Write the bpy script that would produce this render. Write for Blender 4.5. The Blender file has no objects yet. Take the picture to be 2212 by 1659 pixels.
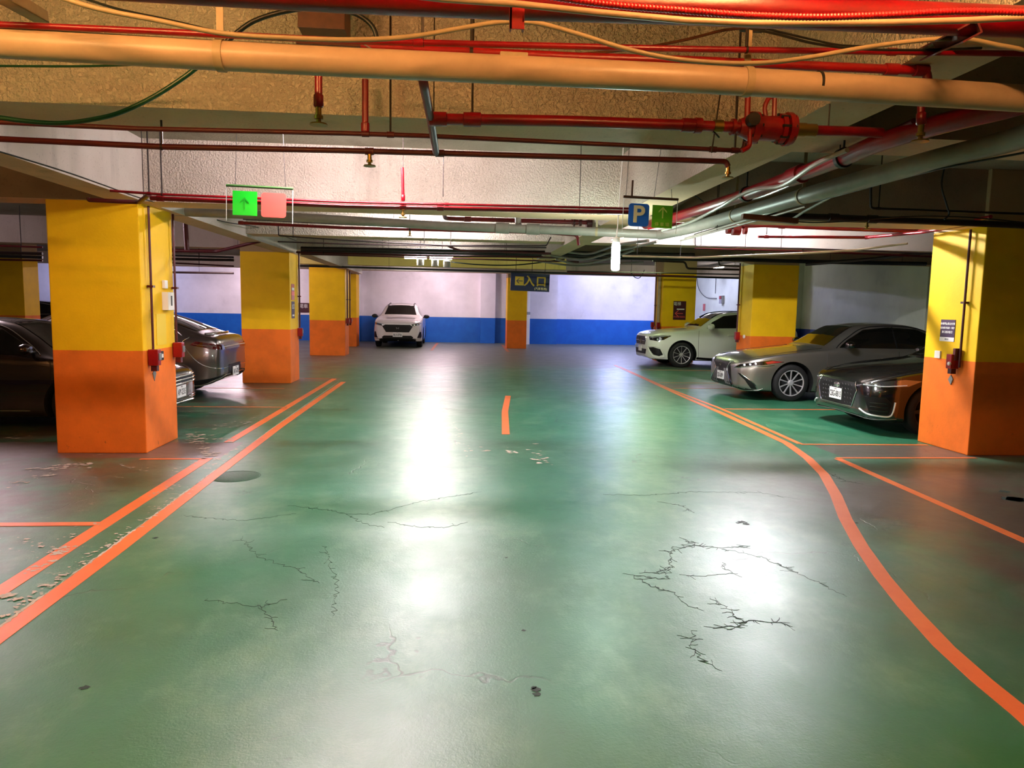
import bpy, bmesh, math, random
from mathutils import Vector, Matrix
from mathutils.bvhtree import BVHTree
random.seed(7)
SC = bpy.context.scene
COL = SC.collection
R = math.radians
V = Vector
# ------------------------------------------------------------------ camera
cam_d = bpy.data.cameras.new('camera'); cam = bpy.data.objects.new('camera', cam_d); COL.objects.link(cam)
SC.camera = cam
FPX = 1560.0; CAMH = 1.6
cam_d.sensor_width = 36; cam_d.lens = FPX/2212*36; cam_d.clip_start = .05; cam_d.clip_end = 200
MR = Matrix.Rotation(R(-5.0), 3, 'Z') @ Matrix.Rotation(R(90-6.05), 3, 'X') @ Matrix.Rotation(R(1.05), 3, 'Z')
cam.matrix_world = Matrix.Translation((0, 0, CAMH)) @ MR.to_4x4()
def ray(px, py): return MR @ V(((px-1106)/FPX, -(py-829.5)/FPX, -1))
def aty(px, py, Y):
    d = ray(px, py); t = Y/d.y; return V((d.x*t, Y, CAMH+d.z*t))
def atz(px, py, z=0.0):
    d = ray(px, py); t = (z-CAMH)/d.z; return V((d.x*t, d.y*t, z))
def atx(px, py, X):
    d = ray(px, py); t = X/d.x; return V((X, d.y*t, CAMH+d.z*t))
# ------------------------------------------------------------------ materials
def srgb(c):
    return tuple(((x/255)/12.92 if x/255 <= .04045 else ((x/255+.055)/1.055)**2.4) for x in c)+(1,)
MATS = {}
def mat(name, col, rough=.5, metal=0, spec=.5, coat=0, emit=None, es=1, noise=0, nscale=8, bump=0, bscale=60, alpha=1, bdist=.004, col2=None, trans=0):
    m = bpy.data.materials.new(name); m.use_nodes = True
    nt = m.node_tree; b = nt.nodes['Principled BSDF']; L = nt.links
    c = srgb(col)
    b.inputs['Base Color'].default_value = c
    b.inputs['Roughness'].default_value = rough; b.inputs['Metallic'].default_value = metal
    b.inputs['Specular IOR Level'].default_value = spec
    b.inputs['Coat Weight'].default_value = coat; b.inputs['Coat Roughness'].default_value = .04
    b.inputs['Alpha'].default_value = alpha
    b.inputs['Transmission Weight'].default_value = trans
    if emit:
        b.inputs['Emission Color'].default_value = srgb(emit); b.inputs['Emission Strength'].default_value = es
    if noise or bump:
        tc = nt.nodes.new('ShaderNodeTexCoord')
    if noise:
        n = nt.nodes.new('ShaderNodeTexNoise'); n.inputs['Scale'].default_value = nscale; n.inputs['Detail'].default_value = 6
        n.inputs['Roughness'].default_value = .65
        L.new(tc.outputs['Object'], n.inputs['Vector'])
        r = nt.nodes.new('ShaderNodeMapRange'); r.inputs['From Min'].default_value = .35; r.inputs['From Max'].default_value = .7
        L.new(n.outputs['Fac'], r.inputs['Value'])
        mx = nt.nodes.new('ShaderNodeMix'); mx.data_type = 'RGBA'
        mx.inputs['A'].default_value = c
        mx.inputs['B'].default_value = srgb(col2) if col2 else tuple(x*(1-noise) for x in c[:3])+(1,)
        L.new(r.outputs['Result'], mx.inputs['Factor']); L.new(mx.outputs['Result'], b.inputs['Base Color'])
    if bump:
        n2 = nt.nodes.new('ShaderNodeTexNoise'); n2.inputs['Scale'].default_value = bscale; n2.inputs['Detail'].default_value = 4
        L.new(tc.outputs['Object'], n2.inputs['Vector'])
        bp = nt.nodes.new('ShaderNodeBump'); bp.inputs['Strength'].default_value = bump; bp.inputs['Distance'].default_value = bdist
        L.new(n2.outputs['Fac'], bp.inputs['Height']); L.new(bp.outputs['Normal'], b.inputs['Normal'])
    MATS[name] = m
    return m
# --- node helper
class NG:
    def __init__(s, name):
        s.m = bpy.data.materials.new(name); s.m.use_nodes = True; s.nt = s.m.node_tree
        s.b = s.nt.nodes['Principled BSDF']; MATS[name] = s.m
        s.tc = s.nt.nodes.new('ShaderNodeTexCoord'); s.P = s.tc.outputs['Object']
        s.sep = s.nt.nodes.new('ShaderNodeSeparateXYZ'); s.nt.links.new(s.P, s.sep.inputs[0])
    def put(s, inp, v):
        if isinstance(v, bpy.types.NodeSocket): s.nt.links.new(v, inp)
        else: inp.default_value = v
    def math(s, op, a, b=0, c=0, clamp=False):
        n = s.nt.nodes.new('ShaderNodeMath'); n.operation = op; n.use_clamp = clamp
        s.put(n.inputs[0], a); s.put(n.inputs[1], b)
        if op in ('MULTIPLY_ADD', 'SMOOTH_MIN', 'COMPARE'): s.put(n.inputs[2], c)
        return n.outputs[0]
    def rng(s, v, a, b, c=0, d=1, smooth=False):
        n = s.nt.nodes.new('ShaderNodeMapRange'); s.put(n.inputs['Value'], v)
        if smooth: n.interpolation_type = 'SMOOTHSTEP'
        n.inputs['From Min'].default_value = a; n.inputs['From Max'].default_value = b
        n.inputs['To Min'].default_value = c; n.inputs['To Max'].default_value = d
        return n.outputs['Result']
    def noise(s, scale, detail=5, rough=.6, vec=None, dist=0, out='Fac'):
        n = s.nt.nodes.new('ShaderNodeTexNoise'); n.inputs['Scale'].default_value = scale; n.inputs['Detail'].default_value = detail
        n.inputs['Roughness'].default_value = rough; n.inputs['Distortion'].default_value = dist
        s.nt.links.new(vec or s.P, n.inputs['Vector']); return n.outputs[out]
    def vor(s, scale, feature='DISTANCE_TO_EDGE', vec=None):
        n = s.nt.nodes.new('ShaderNodeTexVoronoi'); n.feature = feature; n.inputs['Scale'].default_value = scale
        s.nt.links.new(vec or s.P, n.inputs['Vector']); return n.outputs['Distance']
    def mapping(s, scale=(1,1,1), loc=(0,0,0), vec=None):
        n = s.nt.nodes.new('ShaderNodeMapping'); n.inputs['Scale'].default_value = scale; n.inputs['Location'].default_value = loc
        s.nt.links.new(vec or s.P, n.inputs['Vector']); return n.outputs[0]
    def mix(s, f, a, b):
        n = s.nt.nodes.new('ShaderNodeMix'); n.data_type = 'RGBA'
        s.put(n.inputs['Factor'], f); s.put(n.inputs['A'], srgb(a) if isinstance(a, tuple) else a); s.put(n.inputs['B'], srgb(b) if isinstance(b, tuple) else b)
        return n.outputs['Result']
    def vadd(s, a, b, k):
        n = s.nt.nodes.new('ShaderNodeVectorMath'); n.operation = 'MULTIPLY_ADD'
        s.nt.links.new(b, n.inputs[0]); n.inputs[1].default_value = (k, k, k); s.nt.links.new(a, n.inputs[2]); return n.outputs[0]
    def bump(s, h, strength=.5, dist=.005, normal=None):
        n = s.nt.nodes.new('ShaderNodeBump'); n.inputs['Strength'].default_value = strength; n.inputs['Distance'].default_value = dist
        s.put(n.inputs['Height'], h)
        if normal: s.nt.links.new(normal, n.inputs['Normal'])
        return n.outputs['Normal']
    def out(s, col=None, rough=None, normal=None, spec=.5, coat=0):
        if col is not None: s.put(s.b.inputs['Base Color'], srgb(col) if isinstance(col, tuple) else col)
        if rough is not None: s.put(s.b.inputs['Roughness'], rough)
        if normal is not None: s.put(s.b.inputs['Normal'], normal)
        s.b.inputs['Specular IOR Level'].default_value = spec; s.b.inputs['Coat Weight'].default_value = coat
        return s.m
    @property
    def x(s): return s.sep.outputs[0]
    @property
    def y(s): return s.sep.outputs[1]
    @property
    def z(s): return s.sep.outputs[2]
# ------------------------------------------------------------------ mesh builder
class MB:
    def __init__(s): s.v = []; s.f = []
    def add(s, verts, faces):
        o = len(s.v); s.v += [V(p) for p in verts]; s.f += [tuple(i+o for i in f) for f in faces]; return s
    def box(s, lo, hi, M=None):
        x0, y0, z0 = lo; x1, y1, z1 = hi
        p = [V(c) for c in ((x0,y0,z0),(x1,y0,z0),(x1,y1,z0),(x0,y1,z0),(x0,y0,z1),(x1,y0,z1),(x1,y1,z1),(x0,y1,z1))]
        if M: p = [M @ q for q in p]
        return s.add(p, [(0,3,2,1),(4,5,6,7),(0,1,5,4),(1,2,6,5),(2,3,7,6),(3,0,4,7)])
    def tube(s, pts, r, n=10, cap=True):
        pts = [V(p) for p in pts]; rs = r if isinstance(r, (list, tuple)) else [r]*len(pts)
        rings = []; up = None
        for i, p in enumerate(pts):
            if i == 0: t = pts[1]-p
            elif i == len(pts)-1: t = p-pts[-2]
            else: t = (pts[i+1]-p).normalized()+(p-pts[i-1]).normalized()
            if t.length < 1e-9: t = V((0,0,1))
            t.normalize()
            if up is None:
                up = V((0,0,1)) if abs(t.z) < .9 else V((1,0,0))
            a = t.cross(up)
            if a.length < 1e-6: a = t.cross(V((0,1,0)))
            a.normalize(); b = t.cross(a).normalized(); up = -b if up.dot(-b) > 0 else b
            a = t.cross(up).normalized(); b = a.cross(t).normalized(); up = b
            rings.append([p+(a*math.cos(2*math.pi*k/n)+b*math.sin(2*math.pi*k/n))*rs[i] for k in range(n)])
        vs = [q for rg in rings for q in rg]; fs = []
        for i in range(len(pts)-1):
            for k in range(n):
                fs.append((i*n+k, i*n+(k+1) % n, (i+1)*n+(k+1) % n, (i+1)*n+k))
        if cap: fs.append(tuple(reversed(range(n)))); fs.append(tuple((len(pts)-1)*n+k for k in range(n)))
        return s.add(vs, fs)
    def lathe(s, prof, n=24, M=None, cap=True):   # prof: list of (r, h) along local z
        vs = []; fs = []
        for r, h in prof:
            for k in range(n):
                a = 2*math.pi*k/n; q = V((r*math.cos(a), r*math.sin(a), h)); vs.append(M @ q if M else q)
        for i in range(len(prof)-1):
            for k in range(n): fs.append((i*n+k, i*n+(k+1) % n, (i+1)*n+(k+1) % n, (i+1)*n+k))
        if cap: fs.append(tuple(reversed(range(n)))); fs.append(tuple((len(prof)-1)*n+k for k in range(n)))
        return s.add(vs, fs)
    def prism(s, poly, ax, d, M=None):  # poly 3D points, extruded by vector d
        poly = [V(p) for p in poly]; d = V(d); n = len(poly)
        vs = poly+[p+d for p in poly]
        if M: vs = [M @ q for q in vs]
        fs = [tuple(reversed(range(n))), tuple(range(n, 2*n))]+[(i, (i+1) % n, (i+1) % n+n, i+n) for i in range(n)]
        return s.add(vs, fs)
    def build(s, name, m, parent=None, smooth=False, bevel=0, seg=2, loc=None, ang=40):
        me = bpy.data.meshes.new(name); me.from_pydata([tuple(v) for v in s.v], [], s.f)
        bm = bmesh.new(); bm.from_mesh(me); bmesh.ops.recalc_face_normals(bm, faces=bm.faces)
        if bevel:
            es = [e for e in bm.edges if len(e.link_faces) == 2 and e.calc_face_angle(0) > R(30)]
            bmesh.ops.bevel(bm, geom=es, offset=bevel, segments=seg, profile=.6, affect='EDGES')
        if smooth:
            for f in bm.faces: f.smooth = True
            for e in bm.edges:
                if len(e.link_faces) == 2 and e.calc_face_angle(0) > R(ang): e.smooth = False
        bm.to_mesh(me); bm.free()
        me.materials.append(MATS[m] if isinstance(m, str) else m)
        o = bpy.data.objects.new(name, me); COL.objects.link(o)
        if parent:
            o.parent = parent
        if loc: o.location = loc
        return o
def tag(o, label=None, cat=None, group=None, kind=None):
    if label: o['label'] = label
    if cat: o['category'] = cat
    if group: o['group'] = group
    if kind: o['kind'] = kind
    return o
def empty(name, loc, label=None, cat=None, group=None, rz=0):
    o = bpy.data.objects.new(name, None); COL.objects.link(o); o.location = loc; o.rotation_euler = (0, 0, rz)
    o.empty_display_size = .1
    return tag(o, label, cat, group)
def rel(pts, o):   # world points to the local space of an (unrotated) empty
    return [V(p)-V(o.location) for p in pts]
def struct(o): o['kind'] = 'structure'; return o
def text_mesh(name, s, size, m, parent, M, depth=.002, align='CENTER', bold=0, sx=1):
    cu = bpy.data.curves.new(name, 'FONT'); cu.body = s; cu.size = size; cu.extrude = depth; cu.offset = bold
    cu.align_x = align; cu.align_y = 'CENTER'
    t = bpy.data.objects.new(name, cu); COL.objects.link(t)
    dg = bpy.context.evaluated_depsgraph_get(); dg.update()
    me = bpy.data.meshes.new_from_object(t.evaluated_get(dg))
    bpy.data.objects.remove(t); bpy.data.curves.remove(cu)
    me.name = name
    me.transform(M @ Matrix.Diagonal((sx, 1, 1, 1)))
    me.materials.clear(); me.materials.append(MATS[m])
    o = bpy.data.objects.new(name, me); COL.objects.link(o); o.parent = parent
    return o
def frame(origin, xdir, ydir):   # matrix: local x -> xdir, y -> ydir, z -> normal
    x = V(xdir).normalized(); y = V(ydir).normalized(); z = x.cross(y).normalized()
    M = Matrix((x, y, z)).transposed().to_4x4(); M.translation = V(origin); return M
FACE = lambda p: frame(p, (1, 0, 0), (0, 0, 1))     # upright panel that faces -Y (towards the camera)
# ------------------------------------------------------------------ material set
mat('red_pipe', (138, 1, 18), .32, noise=.45, nscale=5, bump=.15, bscale=90)
mat('red_paint', (150, 6, 12), .35, noise=.3, nscale=9, bump=.3, bscale=60)
mat('dark_red', (84, 4, 12), .45, noise=.4, nscale=7)
mat('dark_pipe', (38, 16, 14), .5, noise=.3, nscale=7)
mat('pvc_pipe', (196, 166, 136), .38, noise=.25, nscale=3, bump=.05, bscale=40)
mat('grey_pipe', (160, 150, 140), .42, noise=.3, nscale=4)
mat('conduit', (176, 152, 116), .5, noise=.2, nscale=12)
mat('black_cable', (16, 18, 16), .4)
mat('green_cable', (12, 60, 34), .35)
mat('rod', (40, 28, 24), .5, metal=.4)
mat('brass', (150, 120, 60), .35, metal=.9)
mat('galv', (150, 150, 148), .4, metal=.7)
mat('white_plastic', (232, 226, 215), .4)
mat('black_plastic', (18, 18, 18), .45)
mat('dark_metal', (46, 44, 44), .5, metal=.5)
mat('corrugated', (190, 24, 34), .35)
mat('white_print', (236, 232, 228), .5)
mat('sign_purple', (62, 34, 70), .5)
mat('sign_maroon', (70, 18, 34), .5)
mat('sign_red', (190, 90, 84), .5)
mat('sign_blue', (16, 110, 228), .4)
mat('sign_navy', (6, 24, 76), .45)
mat('sign_green', (96, 186, 20), .4)
mat('sign_green_bright', (6, 196, 32), .4)
mat('sign_green_arrow', (8, 160, 24), .4)
mat('sign_salmon', (240, 92, 82), .45)
mat('sign_yellow', (200, 170, 50), .45)
mat('sign_cream', (255, 240, 190), .45)
mat('sign_lime', (214, 226, 110), .45)
mat('rail_green', (62, 104, 50), .4, noise=.3, nscale=20)
mat('rail_brown', (92, 46, 22), .45, noise=.4, nscale=20)
a = NG('acrylic'); a.b.inputs['Transmission Weight'].default_value = 1; a.b.inputs['IOR'].default_value = 1.1
a.out((245, 248, 246), .03)
mat('acrylic_edge', (235, 240, 238), .3, alpha=.75)

# painted column: orange below, yellow above, bare concrete past the beam soffit
def column_mat(name, zsplit, ztop, yel=(252, 200, 12), org=(248, 122, 34)):
    g = NG(name)
    n = g.noise(3, 5); nf = g.noise(45, 4)
    wob = g.math('MULTIPLY_ADD', g.noise(7, 2), .012, g.z)
    zf = g.math('GREATER_THAN', wob, zsplit+.006)
    zt = g.math('GREATER_THAN', g.z, ztop)
    org2 = g.mix(g.rng(n, .4, .75), org, tuple(int(c*.9) for c in org))
    yel2 = g.mix(g.rng(n, .35, .75), yel, (int(yel[0]*.95), int(yel[1]*.93), int(yel[2]*.8)))
    # scuffs near the floor
    sc = g.math('MULTIPLY', g.rng(g.noise(16, 6, .75, g.mapping((1, 1, .6))), .63, .70), g.rng(g.z, .38, .0, 0, 1))
    org3 = g.mix(sc, org2, (120, 62, 30))
    c = g.mix(zf, org3, yel2); c = g.mix(zt, c, (168, 140, 100))
    return g.out(c, .6, g.bump(g.math('ADD', nf, g.math('MULTIPLY', n, .8)), .35, .004), spec=.28)
column_mat('column_paint', 1.08, 2.6)
column_mat('column_paint_far', 1.1, 2.75)
# stucco-like sprayed concrete of beams and slab
def stucco(name, col, dark, strength=.9, scale=38, dist=.012):
    g = NG(name)
    n = g.noise(scale, 3, .55); big = g.noise(.9, 4)
    v = g.rng(n, .38, .62)
    c = g.mix(g.rng(big, .35, .7), col, dark)
    pits = g.rng(g.noise(scale*.7, 2, .5), .30, .37, 1, 0)
    c = g.mix(g.math('MULTIPLY', pits, .2), c, tuple(int(x*.45) for x in dark))
    stain = g.rng(g.noise(1.1, 5, .7, g.mapping((1.5, 1.5, .25))), .58, .72)
    c = g.mix(g.math('MULTIPLY', stain, .4), c, tuple(int(x*.6) for x in dark))
    return g.out(c, .8, g.bump(v, strength, dist), spec=.3)
stucco('stucco', (208, 194, 178), (186, 170, 152), 1.0, 48, .011)
stucco('soffit', (226, 184, 150), (204, 162, 130), .25, 60, .004)
stucco('slab_concrete', (158, 148, 130), (134, 124, 106), .5, 40, .008)
stucco('smooth_beam', (204, 192, 182), (182, 168, 156), .15, 60, .003)
stucco('board_concrete', (150, 128, 104), (122, 102, 84), .2, 60, .003)
stucco('cream_beam', (226, 206, 120), (206, 186, 104), .1, 60, .003)
# walls: white above, blue below
def wall_mat(name, zs, white, blue=(0, 92, 188)):
    g = NG(name)
    n = g.noise(.6, 5, .6); st = g.rng(g.noise(1.2, 6, .7), .60, .72)
    w = g.mix(g.rng(n, .4, .7), white, tuple(int(c*.9) for c in white))
    w = g.mix(g.math('MULTIPLY', st, .25), w, tuple(int(c*.75) for c in white))
    b = g.mix(g.rng(g.noise(2.2, 5, .7), .4, .8), blue, tuple(min(255, c_+14) for c_ in blue))
    return g.out(g.mix(g.math('LESS_THAN', g.z, zs), w, b), .5, g.bump(g.noise(30, 3), .15, .004))
wall_mat('wall_paint', 1.12, (244, 238, 244))
wall_mat('wall_paint_dim', 1.1, (206, 212, 190), (8, 50, 120))  # duller copy of the wall paint, the right wall's dimness put into its colours
# ------------------------------------------------------------------ floor
def floor_mat():
    g = NG('floor_epoxy')
    big = g.noise(.35, 4, .6); mid = g.noise(1.6, 6, .68); fine = g.noise(9, 6, .7)
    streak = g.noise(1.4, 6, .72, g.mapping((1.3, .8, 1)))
    green = g.mix(g.rng(mid, .35, .72), (38, 114, 82), (50, 124, 90))
    green = g.mix(g.rng(big, .42, .62), green, (50, 108, 74))
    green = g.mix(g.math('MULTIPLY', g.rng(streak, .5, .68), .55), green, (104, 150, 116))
    green = g.mix(g.math('MULTIPLY', g.rng(g.math('ADD', g.y, mid), 3.4, 2.4), .8), green, (48, 98, 16))
    # worn traffic surface further down the hall is unpainted grey
    wear = g.mix(g.rng(fine, .35, .7), (94, 104, 90), (120, 124, 106))
    brown = g.mix(g.rng(mid, .35, .7), (74, 72, 52), (96, 88, 66))
    f_far = g.rng(g.math('ADD', g.y, g.math('MULTIPLY', mid, 6)), 20.5, 24.0, smooth=True)
    c = g.mix(f_far, green, wear)
    # left bays: walked-off brownish green
    xl = g.rng(g.math('MULTIPLY_ADD', mid, .6, g.x), -2.0, -3.0)
    c = g.mix(g.math('MULTIPLY', xl, g.rng(g.noise(.9, 5, .7), .38, .56)), c, brown)
    xr = g.rng(g.math('MULTIPLY_ADD', mid, -.8, g.x), 1.7, 3.0)
    yr = g.rng(g.y, 8.0, 6.5)
    c = g.mix(g.math('MULTIPLY', g.math('MULTIPLY', xr, yr), g.rng(g.noise(.8, 5, .6), .25, .5)), c, (86, 74, 62))  # nearest right bay: brown floor, its darkness also put into the colour
    # bare strips along the column rows
    def strip(y0, y1, xa, xb):
        yy = g.math('MULTIPLY_ADD', fine, .22, g.y)
        m = g.math('MULTIPLY', g.math('GREATER_THAN', yy, y0+.1), g.math('LESS_THAN', yy, y1+.1))
        mm = g.math('MULTIPLY', m, g.math('LESS_THAN', g.x, xa) if xb is None else g.math('GREATER_THAN', g.x, xb))
        return mm
    for (y0, y1) in ((7.58, 8.42), (15.2, 16.0)):
        c = g.mix(g.math('MULTIPLY', strip(y0, y1, -2.35, None), .9), c, g.mix(g.rng(mid, .4, .7), (112, 92, 82), (92, 78, 66)))
    for (y0, y1) in ((7.62, 8.3), (14.5, 15.3)):
        c = g.mix(g.math('MULTIPLY', strip(y0, y1, 0, 4.4), .9), c, g.mix(g.rng(mid, .4, .7), (98, 86, 80), (84, 74, 66)))
    # scuffed pale chips
    chips = g.math('MULTIPLY', g.rng(g.noise(4.2, 10, .82, g.mapping((.8, 1.5, 1))), .60, .62), g.rng(g.x, -1.9, -2.6))
    chips = g.math('MULTIPLY', chips, g.rng(g.noise(.7, 2), .40, .52))
    c = g.mix(chips, c, (196, 182, 162))
    lane = g.math('MULTIPLY', g.rng(g.noise(2.6, 8, .8, g.mapping((1, .6, 1))), .66, .68), g.math('MULTIPLY', g.rng(g.y, 7.2, 7.8), g.rng(g.y, 18, 14)))
    lane = g.math('MULTIPLY', lane, g.math('MULTIPLY', g.rng(g.x, -.2, .2), g.rng(g.x, 1.9, 1.5)))
    c = g.mix(g.math('MULTIPLY', lane, .8), c, (150, 148, 134))
    specks = g.math('MULTIPLY', g.rng(g.noise(42, 5, .75), .60, .68), g.rng(g.noise(1.1, 4, .6), .42, .62))
    c = g.mix(g.math('MULTIPLY', specks, .55), c, (34, 56, 42))
    # hair cracks
    wv = g.vadd(g.P, g.noise(1.3, 4, .6, out='Color'), .9)
    cr = g.math('MULTIPLY', g.rng(g.vor(.55, vec=wv), .0015, .006, 1, 0), g.rng(g.noise(.55, 3), .50, .58))
    c = g.mix(g.math('MULTIPLY', cr, .6), c, (22, 48, 34))
    rough = g.rng(g.math('ADD', g.noise(2.2, 6, .7), g.math('MULTIPLY', fine, .4)), .4, .95, .27, .45)
    rough = g.math('ADD', rough, g.math('ADD', g.math('MULTIPLY', chips, .3), g.math('MULTIPLY', f_far, .08)))
    h = g.math('ADD', g.math('MULTIPLY', g.noise(70, 4, .7), 1.1), g.math('MULTIPLY', g.noise(6, 4, .6), 1.6))
    h = g.math('SUBTRACT', h, g.math('MULTIPLY', cr, .8))
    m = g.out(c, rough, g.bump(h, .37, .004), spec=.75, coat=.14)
    g.b.inputs['Coat Roughness'].default_value = .3
    return m
floor_mat()
g = NG('line_paint')
n = g.noise(5, 6, .7)
c = g.mix(g.rng(n, .4, .75), (240, 122, 62), (232, 110, 54))
c = g.mix(g.rng(g.noise(9, 7, .8), .68, .70), c, (120, 96, 70))
g.out(c, .4, g.bump(g.noise(60, 3), .25, .003))
g = NG('line_paint_pale')
c = g.mix(g.rng(g.noise(7, 7, .8), .55, .62), (196, 116, 66), (110, 92, 66)); g.out(c, .45)
mat('crack_dark', (30, 50, 40), .7)
mat('chip_pale', (206, 192, 172), .6, noise=.25, nscale=30)
mat('dark_stain', (28, 40, 30), .25, noise=.4, nscale=10)
mat('iron_cover', (40, 98, 68), .42, noise=.55, nscale=38, bump=.9, bscale=70)

# ================================================================== SETTING
X0, X1, YB, YF = -18.0, 11.0, -3.0, 32.3
SLAB = 3.22
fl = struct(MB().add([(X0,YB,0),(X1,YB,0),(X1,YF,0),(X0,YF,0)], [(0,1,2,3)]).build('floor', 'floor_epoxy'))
struct(MB().box((X0,YB,SLAB), (X1,YF,SLAB+.2)).build('ceiling', 'slab_concrete'))
struct(MB().box((X0,YF,0), (X1,YF+.2,SLAB)).build('wall_back', 'wall_paint'))
struct(MB().box((X1,YB,0), (X1+.2,YF,SLAB)).build('wall_right', 'wall_paint_dim'))
struct(MB().box((X0-.2,YB,0), (X0,YF,SLAB)).build('wall_left', 'wall_paint'))
struct(MB().box((X0,YB-.2,0), (X1,YB,SLAB)).build('wall_front', 'wall_paint_dim'))
# pilasters on the far and right walls
struct(MB().box((3.0,YF-.35,0), (4.75,YF,SLAB)).build('trim_1', 'wall_paint'))
struct(MB().box((10.7,21.9,0), (X1,22.7,SLAB)).build('trim_2', 'wall_paint_dim'))
struct(MB().box((10.75,15.6,0), (X1,16.6,SLAB)).build('trim_3', 'wall_paint_dim'))
struct(MB().box((-4.6,YF-.3,0), (-3.9,YF,SLAB)).build('trim_4', 'wall_paint'))
struct(MB().box((1.35,YF-.3,0), (2.0,YF,SLAB)).build('trim_5', 'wall_paint'))
# ---- beams
def beam(name, lo, hi, side, label, soff='soffit'):
    o = struct(MB().box(lo, hi).build(name, side))
    o.data.materials.append(MATS[soff])
    for p in o.data.polygons:
        if p.normal.z < -.9: p.material_index = 1
    o['label'] = label
    return o
CB = 5
def yb(y): return 2.6 if y < 8 else 2.6+(y-8)*.0125
k = 6
for (y, x0, x1, s) in ((.35, X0, X1, 'stucco'), (4.03, -3.1, 1.8, 'stucco'), (7.75, -3.1, 1.8, 'stucco'), (11.45, -3.1, 1.8, 'stucco'), (15.15, -3.1, 1.8, 'stucco'),
                       (26.2, X0, X1, 'smooth_beam')):
    beam('trim_%d' % k, (x0, y, yb(y)), (x1, y+.45, SLAB), s, 'lateral concrete ceiling beam'); k += 1
for (y, s) in ((4.03, 'board_concrete'), (7.75, 'board_concrete'), (11.45, 'smooth_beam'), (15.15, 'board_concrete')):
    beam('trim_%d' % k, (2.12, y, yb(y)), (X1, y+.45, SLAB), s, 'board marked lateral ceiling beam'); k += 1
for (y, s) in ((7.75, 'board_concrete'), (15.15, 'smooth_beam')):
    beam('trim_%d' % k, (X0, y, yb(y)), (-3.42, y+.45, SLAB), s, 'lateral ceiling beam over the left bays'); k += 1
beam('trim_%d' % k, (-3.42, YB, 2.6), (-3.1, 15.15, SLAB), 'smooth_beam', 'long ceiling beam over the left columns'); k += 1
beam('trim_%d' % k, (-3.42, 15.15, 2.68), (-3.1, 26.2, SLAB), 'smooth_beam', 'long ceiling beam over the far left columns'); k += 1
beam('trim_%d' % k, (1.8, YB, 2.6), (2.12, 15.15, SLAB), 'stucco', 'long ceiling beam right of the aisle'); k += 1
# cream boxed beam in front of the far wall
cb = struct(MB().box((-4.6, 22.55, 2.80), (3.6, 22.95, 3.16)).build('trim_%d' % k, 'cream_beam')); k += 1
# haunch under beam crossing at first left column
# ---- columns
def column(lo, hi, m, label):
    o = MB().box(lo, hi).build('column', m, bevel=.012, seg=2)
    tag(o, label, 'column', 'painted square columns'); return o
column((-4.07,7.8,0), (-3.17,8.68,SLAB), 'column_paint', 'large yellow and orange square column at left, nearest the camera')
column((-4.12,14.78,0), (-3.17,15.6,SLAB), 'column_paint', 'second yellow and orange column of the left row, beside the grey car tail')
column((-4.34,22.95,0), (-3.25,23.8,SLAB), 'column_paint_far', 'shaded third column of the left row, in front of the white car')
column((-4.3,28.1,0), (-3.55,28.9,SLAB), 'column_paint_far', 'narrow column behind the third left column, beside the white car')
column((5.95,7.7,0), (7.0,8.6,SLAB), 'column_paint', 'yellow and orange column at right edge with a purple notice')
column((6.42,15.0,0), (7.42,15.75,SLAB), 'column_paint', 'yellow column behind the silver sedan with a striped shadow')
column((6.55,22.0,0), (7.6,22.9,SLAB), 'column_paint_far', 'dim yellow column with a maroon poster behind the white crossover')
column((2.23,28.2,0), (3.0,28.95,SLAB), 'column_paint_far', 'central slim column under the blue entrance sign')
column((-13.2,22.4,0), (-12.4,23.2,SLAB), 'column_paint_far', 'distant dim column at the far left edge')
column((-4.07,.2,0), (-3.17,1.1,SLAB), 'column_paint', 'column of the left row level with the camera')
column((5.95,.2,0), (6.95,1.1,SLAB), 'column_paint', 'column of the right row level with the camera')

# ================================================================== FLOOR MARKINGS
def ribbon(pts, w, z, closed=False):
    pts = [V((p[0], p[1], 0)) for p in pts]; mb = MB(); vs = []
    ws = w if isinstance(w, (list, tuple)) else [w]*len(pts)
    for i, p in enumerate(pts):
        a = pts[max(i-1, 0)]; b = pts[min(i+1, len(pts)-1)]
        if 0 < i < len(pts)-1:
            d1 = (p-a).normalized(); d2 = (b-p).normalized(); t = (d1+d2).normalized()
            k_ = 1/max(.35, t.dot(d1))
        else: t = (b-a).normalized(); k_ = 1
        n = V((-t.y, t.x, 0))*ws[i]/2*k_
        vs += [p+n, p-n]
    vs = [V((q.x, q.y, z)) for q in vs]
    n = len(pts)
    fs = [(2*i, 2*i+1, 2*i+3, 2*i+2) for i in range(n-1)]
    # thin slab so that the paint has a body
    top = vs; bot = [V((q.x, q.y, .0004)) for q in vs]; N = len(vs)
    allf = fs+[tuple(reversed([i+N for i in f])) for f in fs]
    allf += [(2*i, 2*i+2, 2*i+2+N, 2*i+N) for i in range(n-1)]+[(2*i+3, 2*i+1, 2*i+1+N, 2*i+3+N) for i in range(n-1)]
    allf += [(0, N, N+1, 1), (2*n-2, 2*n-1, 2*n-1+N, 2*n-2+N)]
    return mb.add(top+bot, allf)
def smooth_pts(pts, n=8):
    pts = [V((p[0], p[1], p[2] if len(p) > 2 else 0)) for p in pts]; out = []
    for i in range(len(pts)-1):
        p0 = pts[max(i-1, 0)]; p1 = pts[i]; p2 = pts[i+1]; p3 = pts[min(i+2, len(pts)-1)]
        for j in range(n):
            t = j/n
            out.append(.5*((2*p1)+(p2-p0)*t+(2*p0-5*p1+4*p2-p3)*t*t+(3*p1-p0-3*p2+p3)*t**3))
    out.append(pts[-1]); return out
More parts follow.
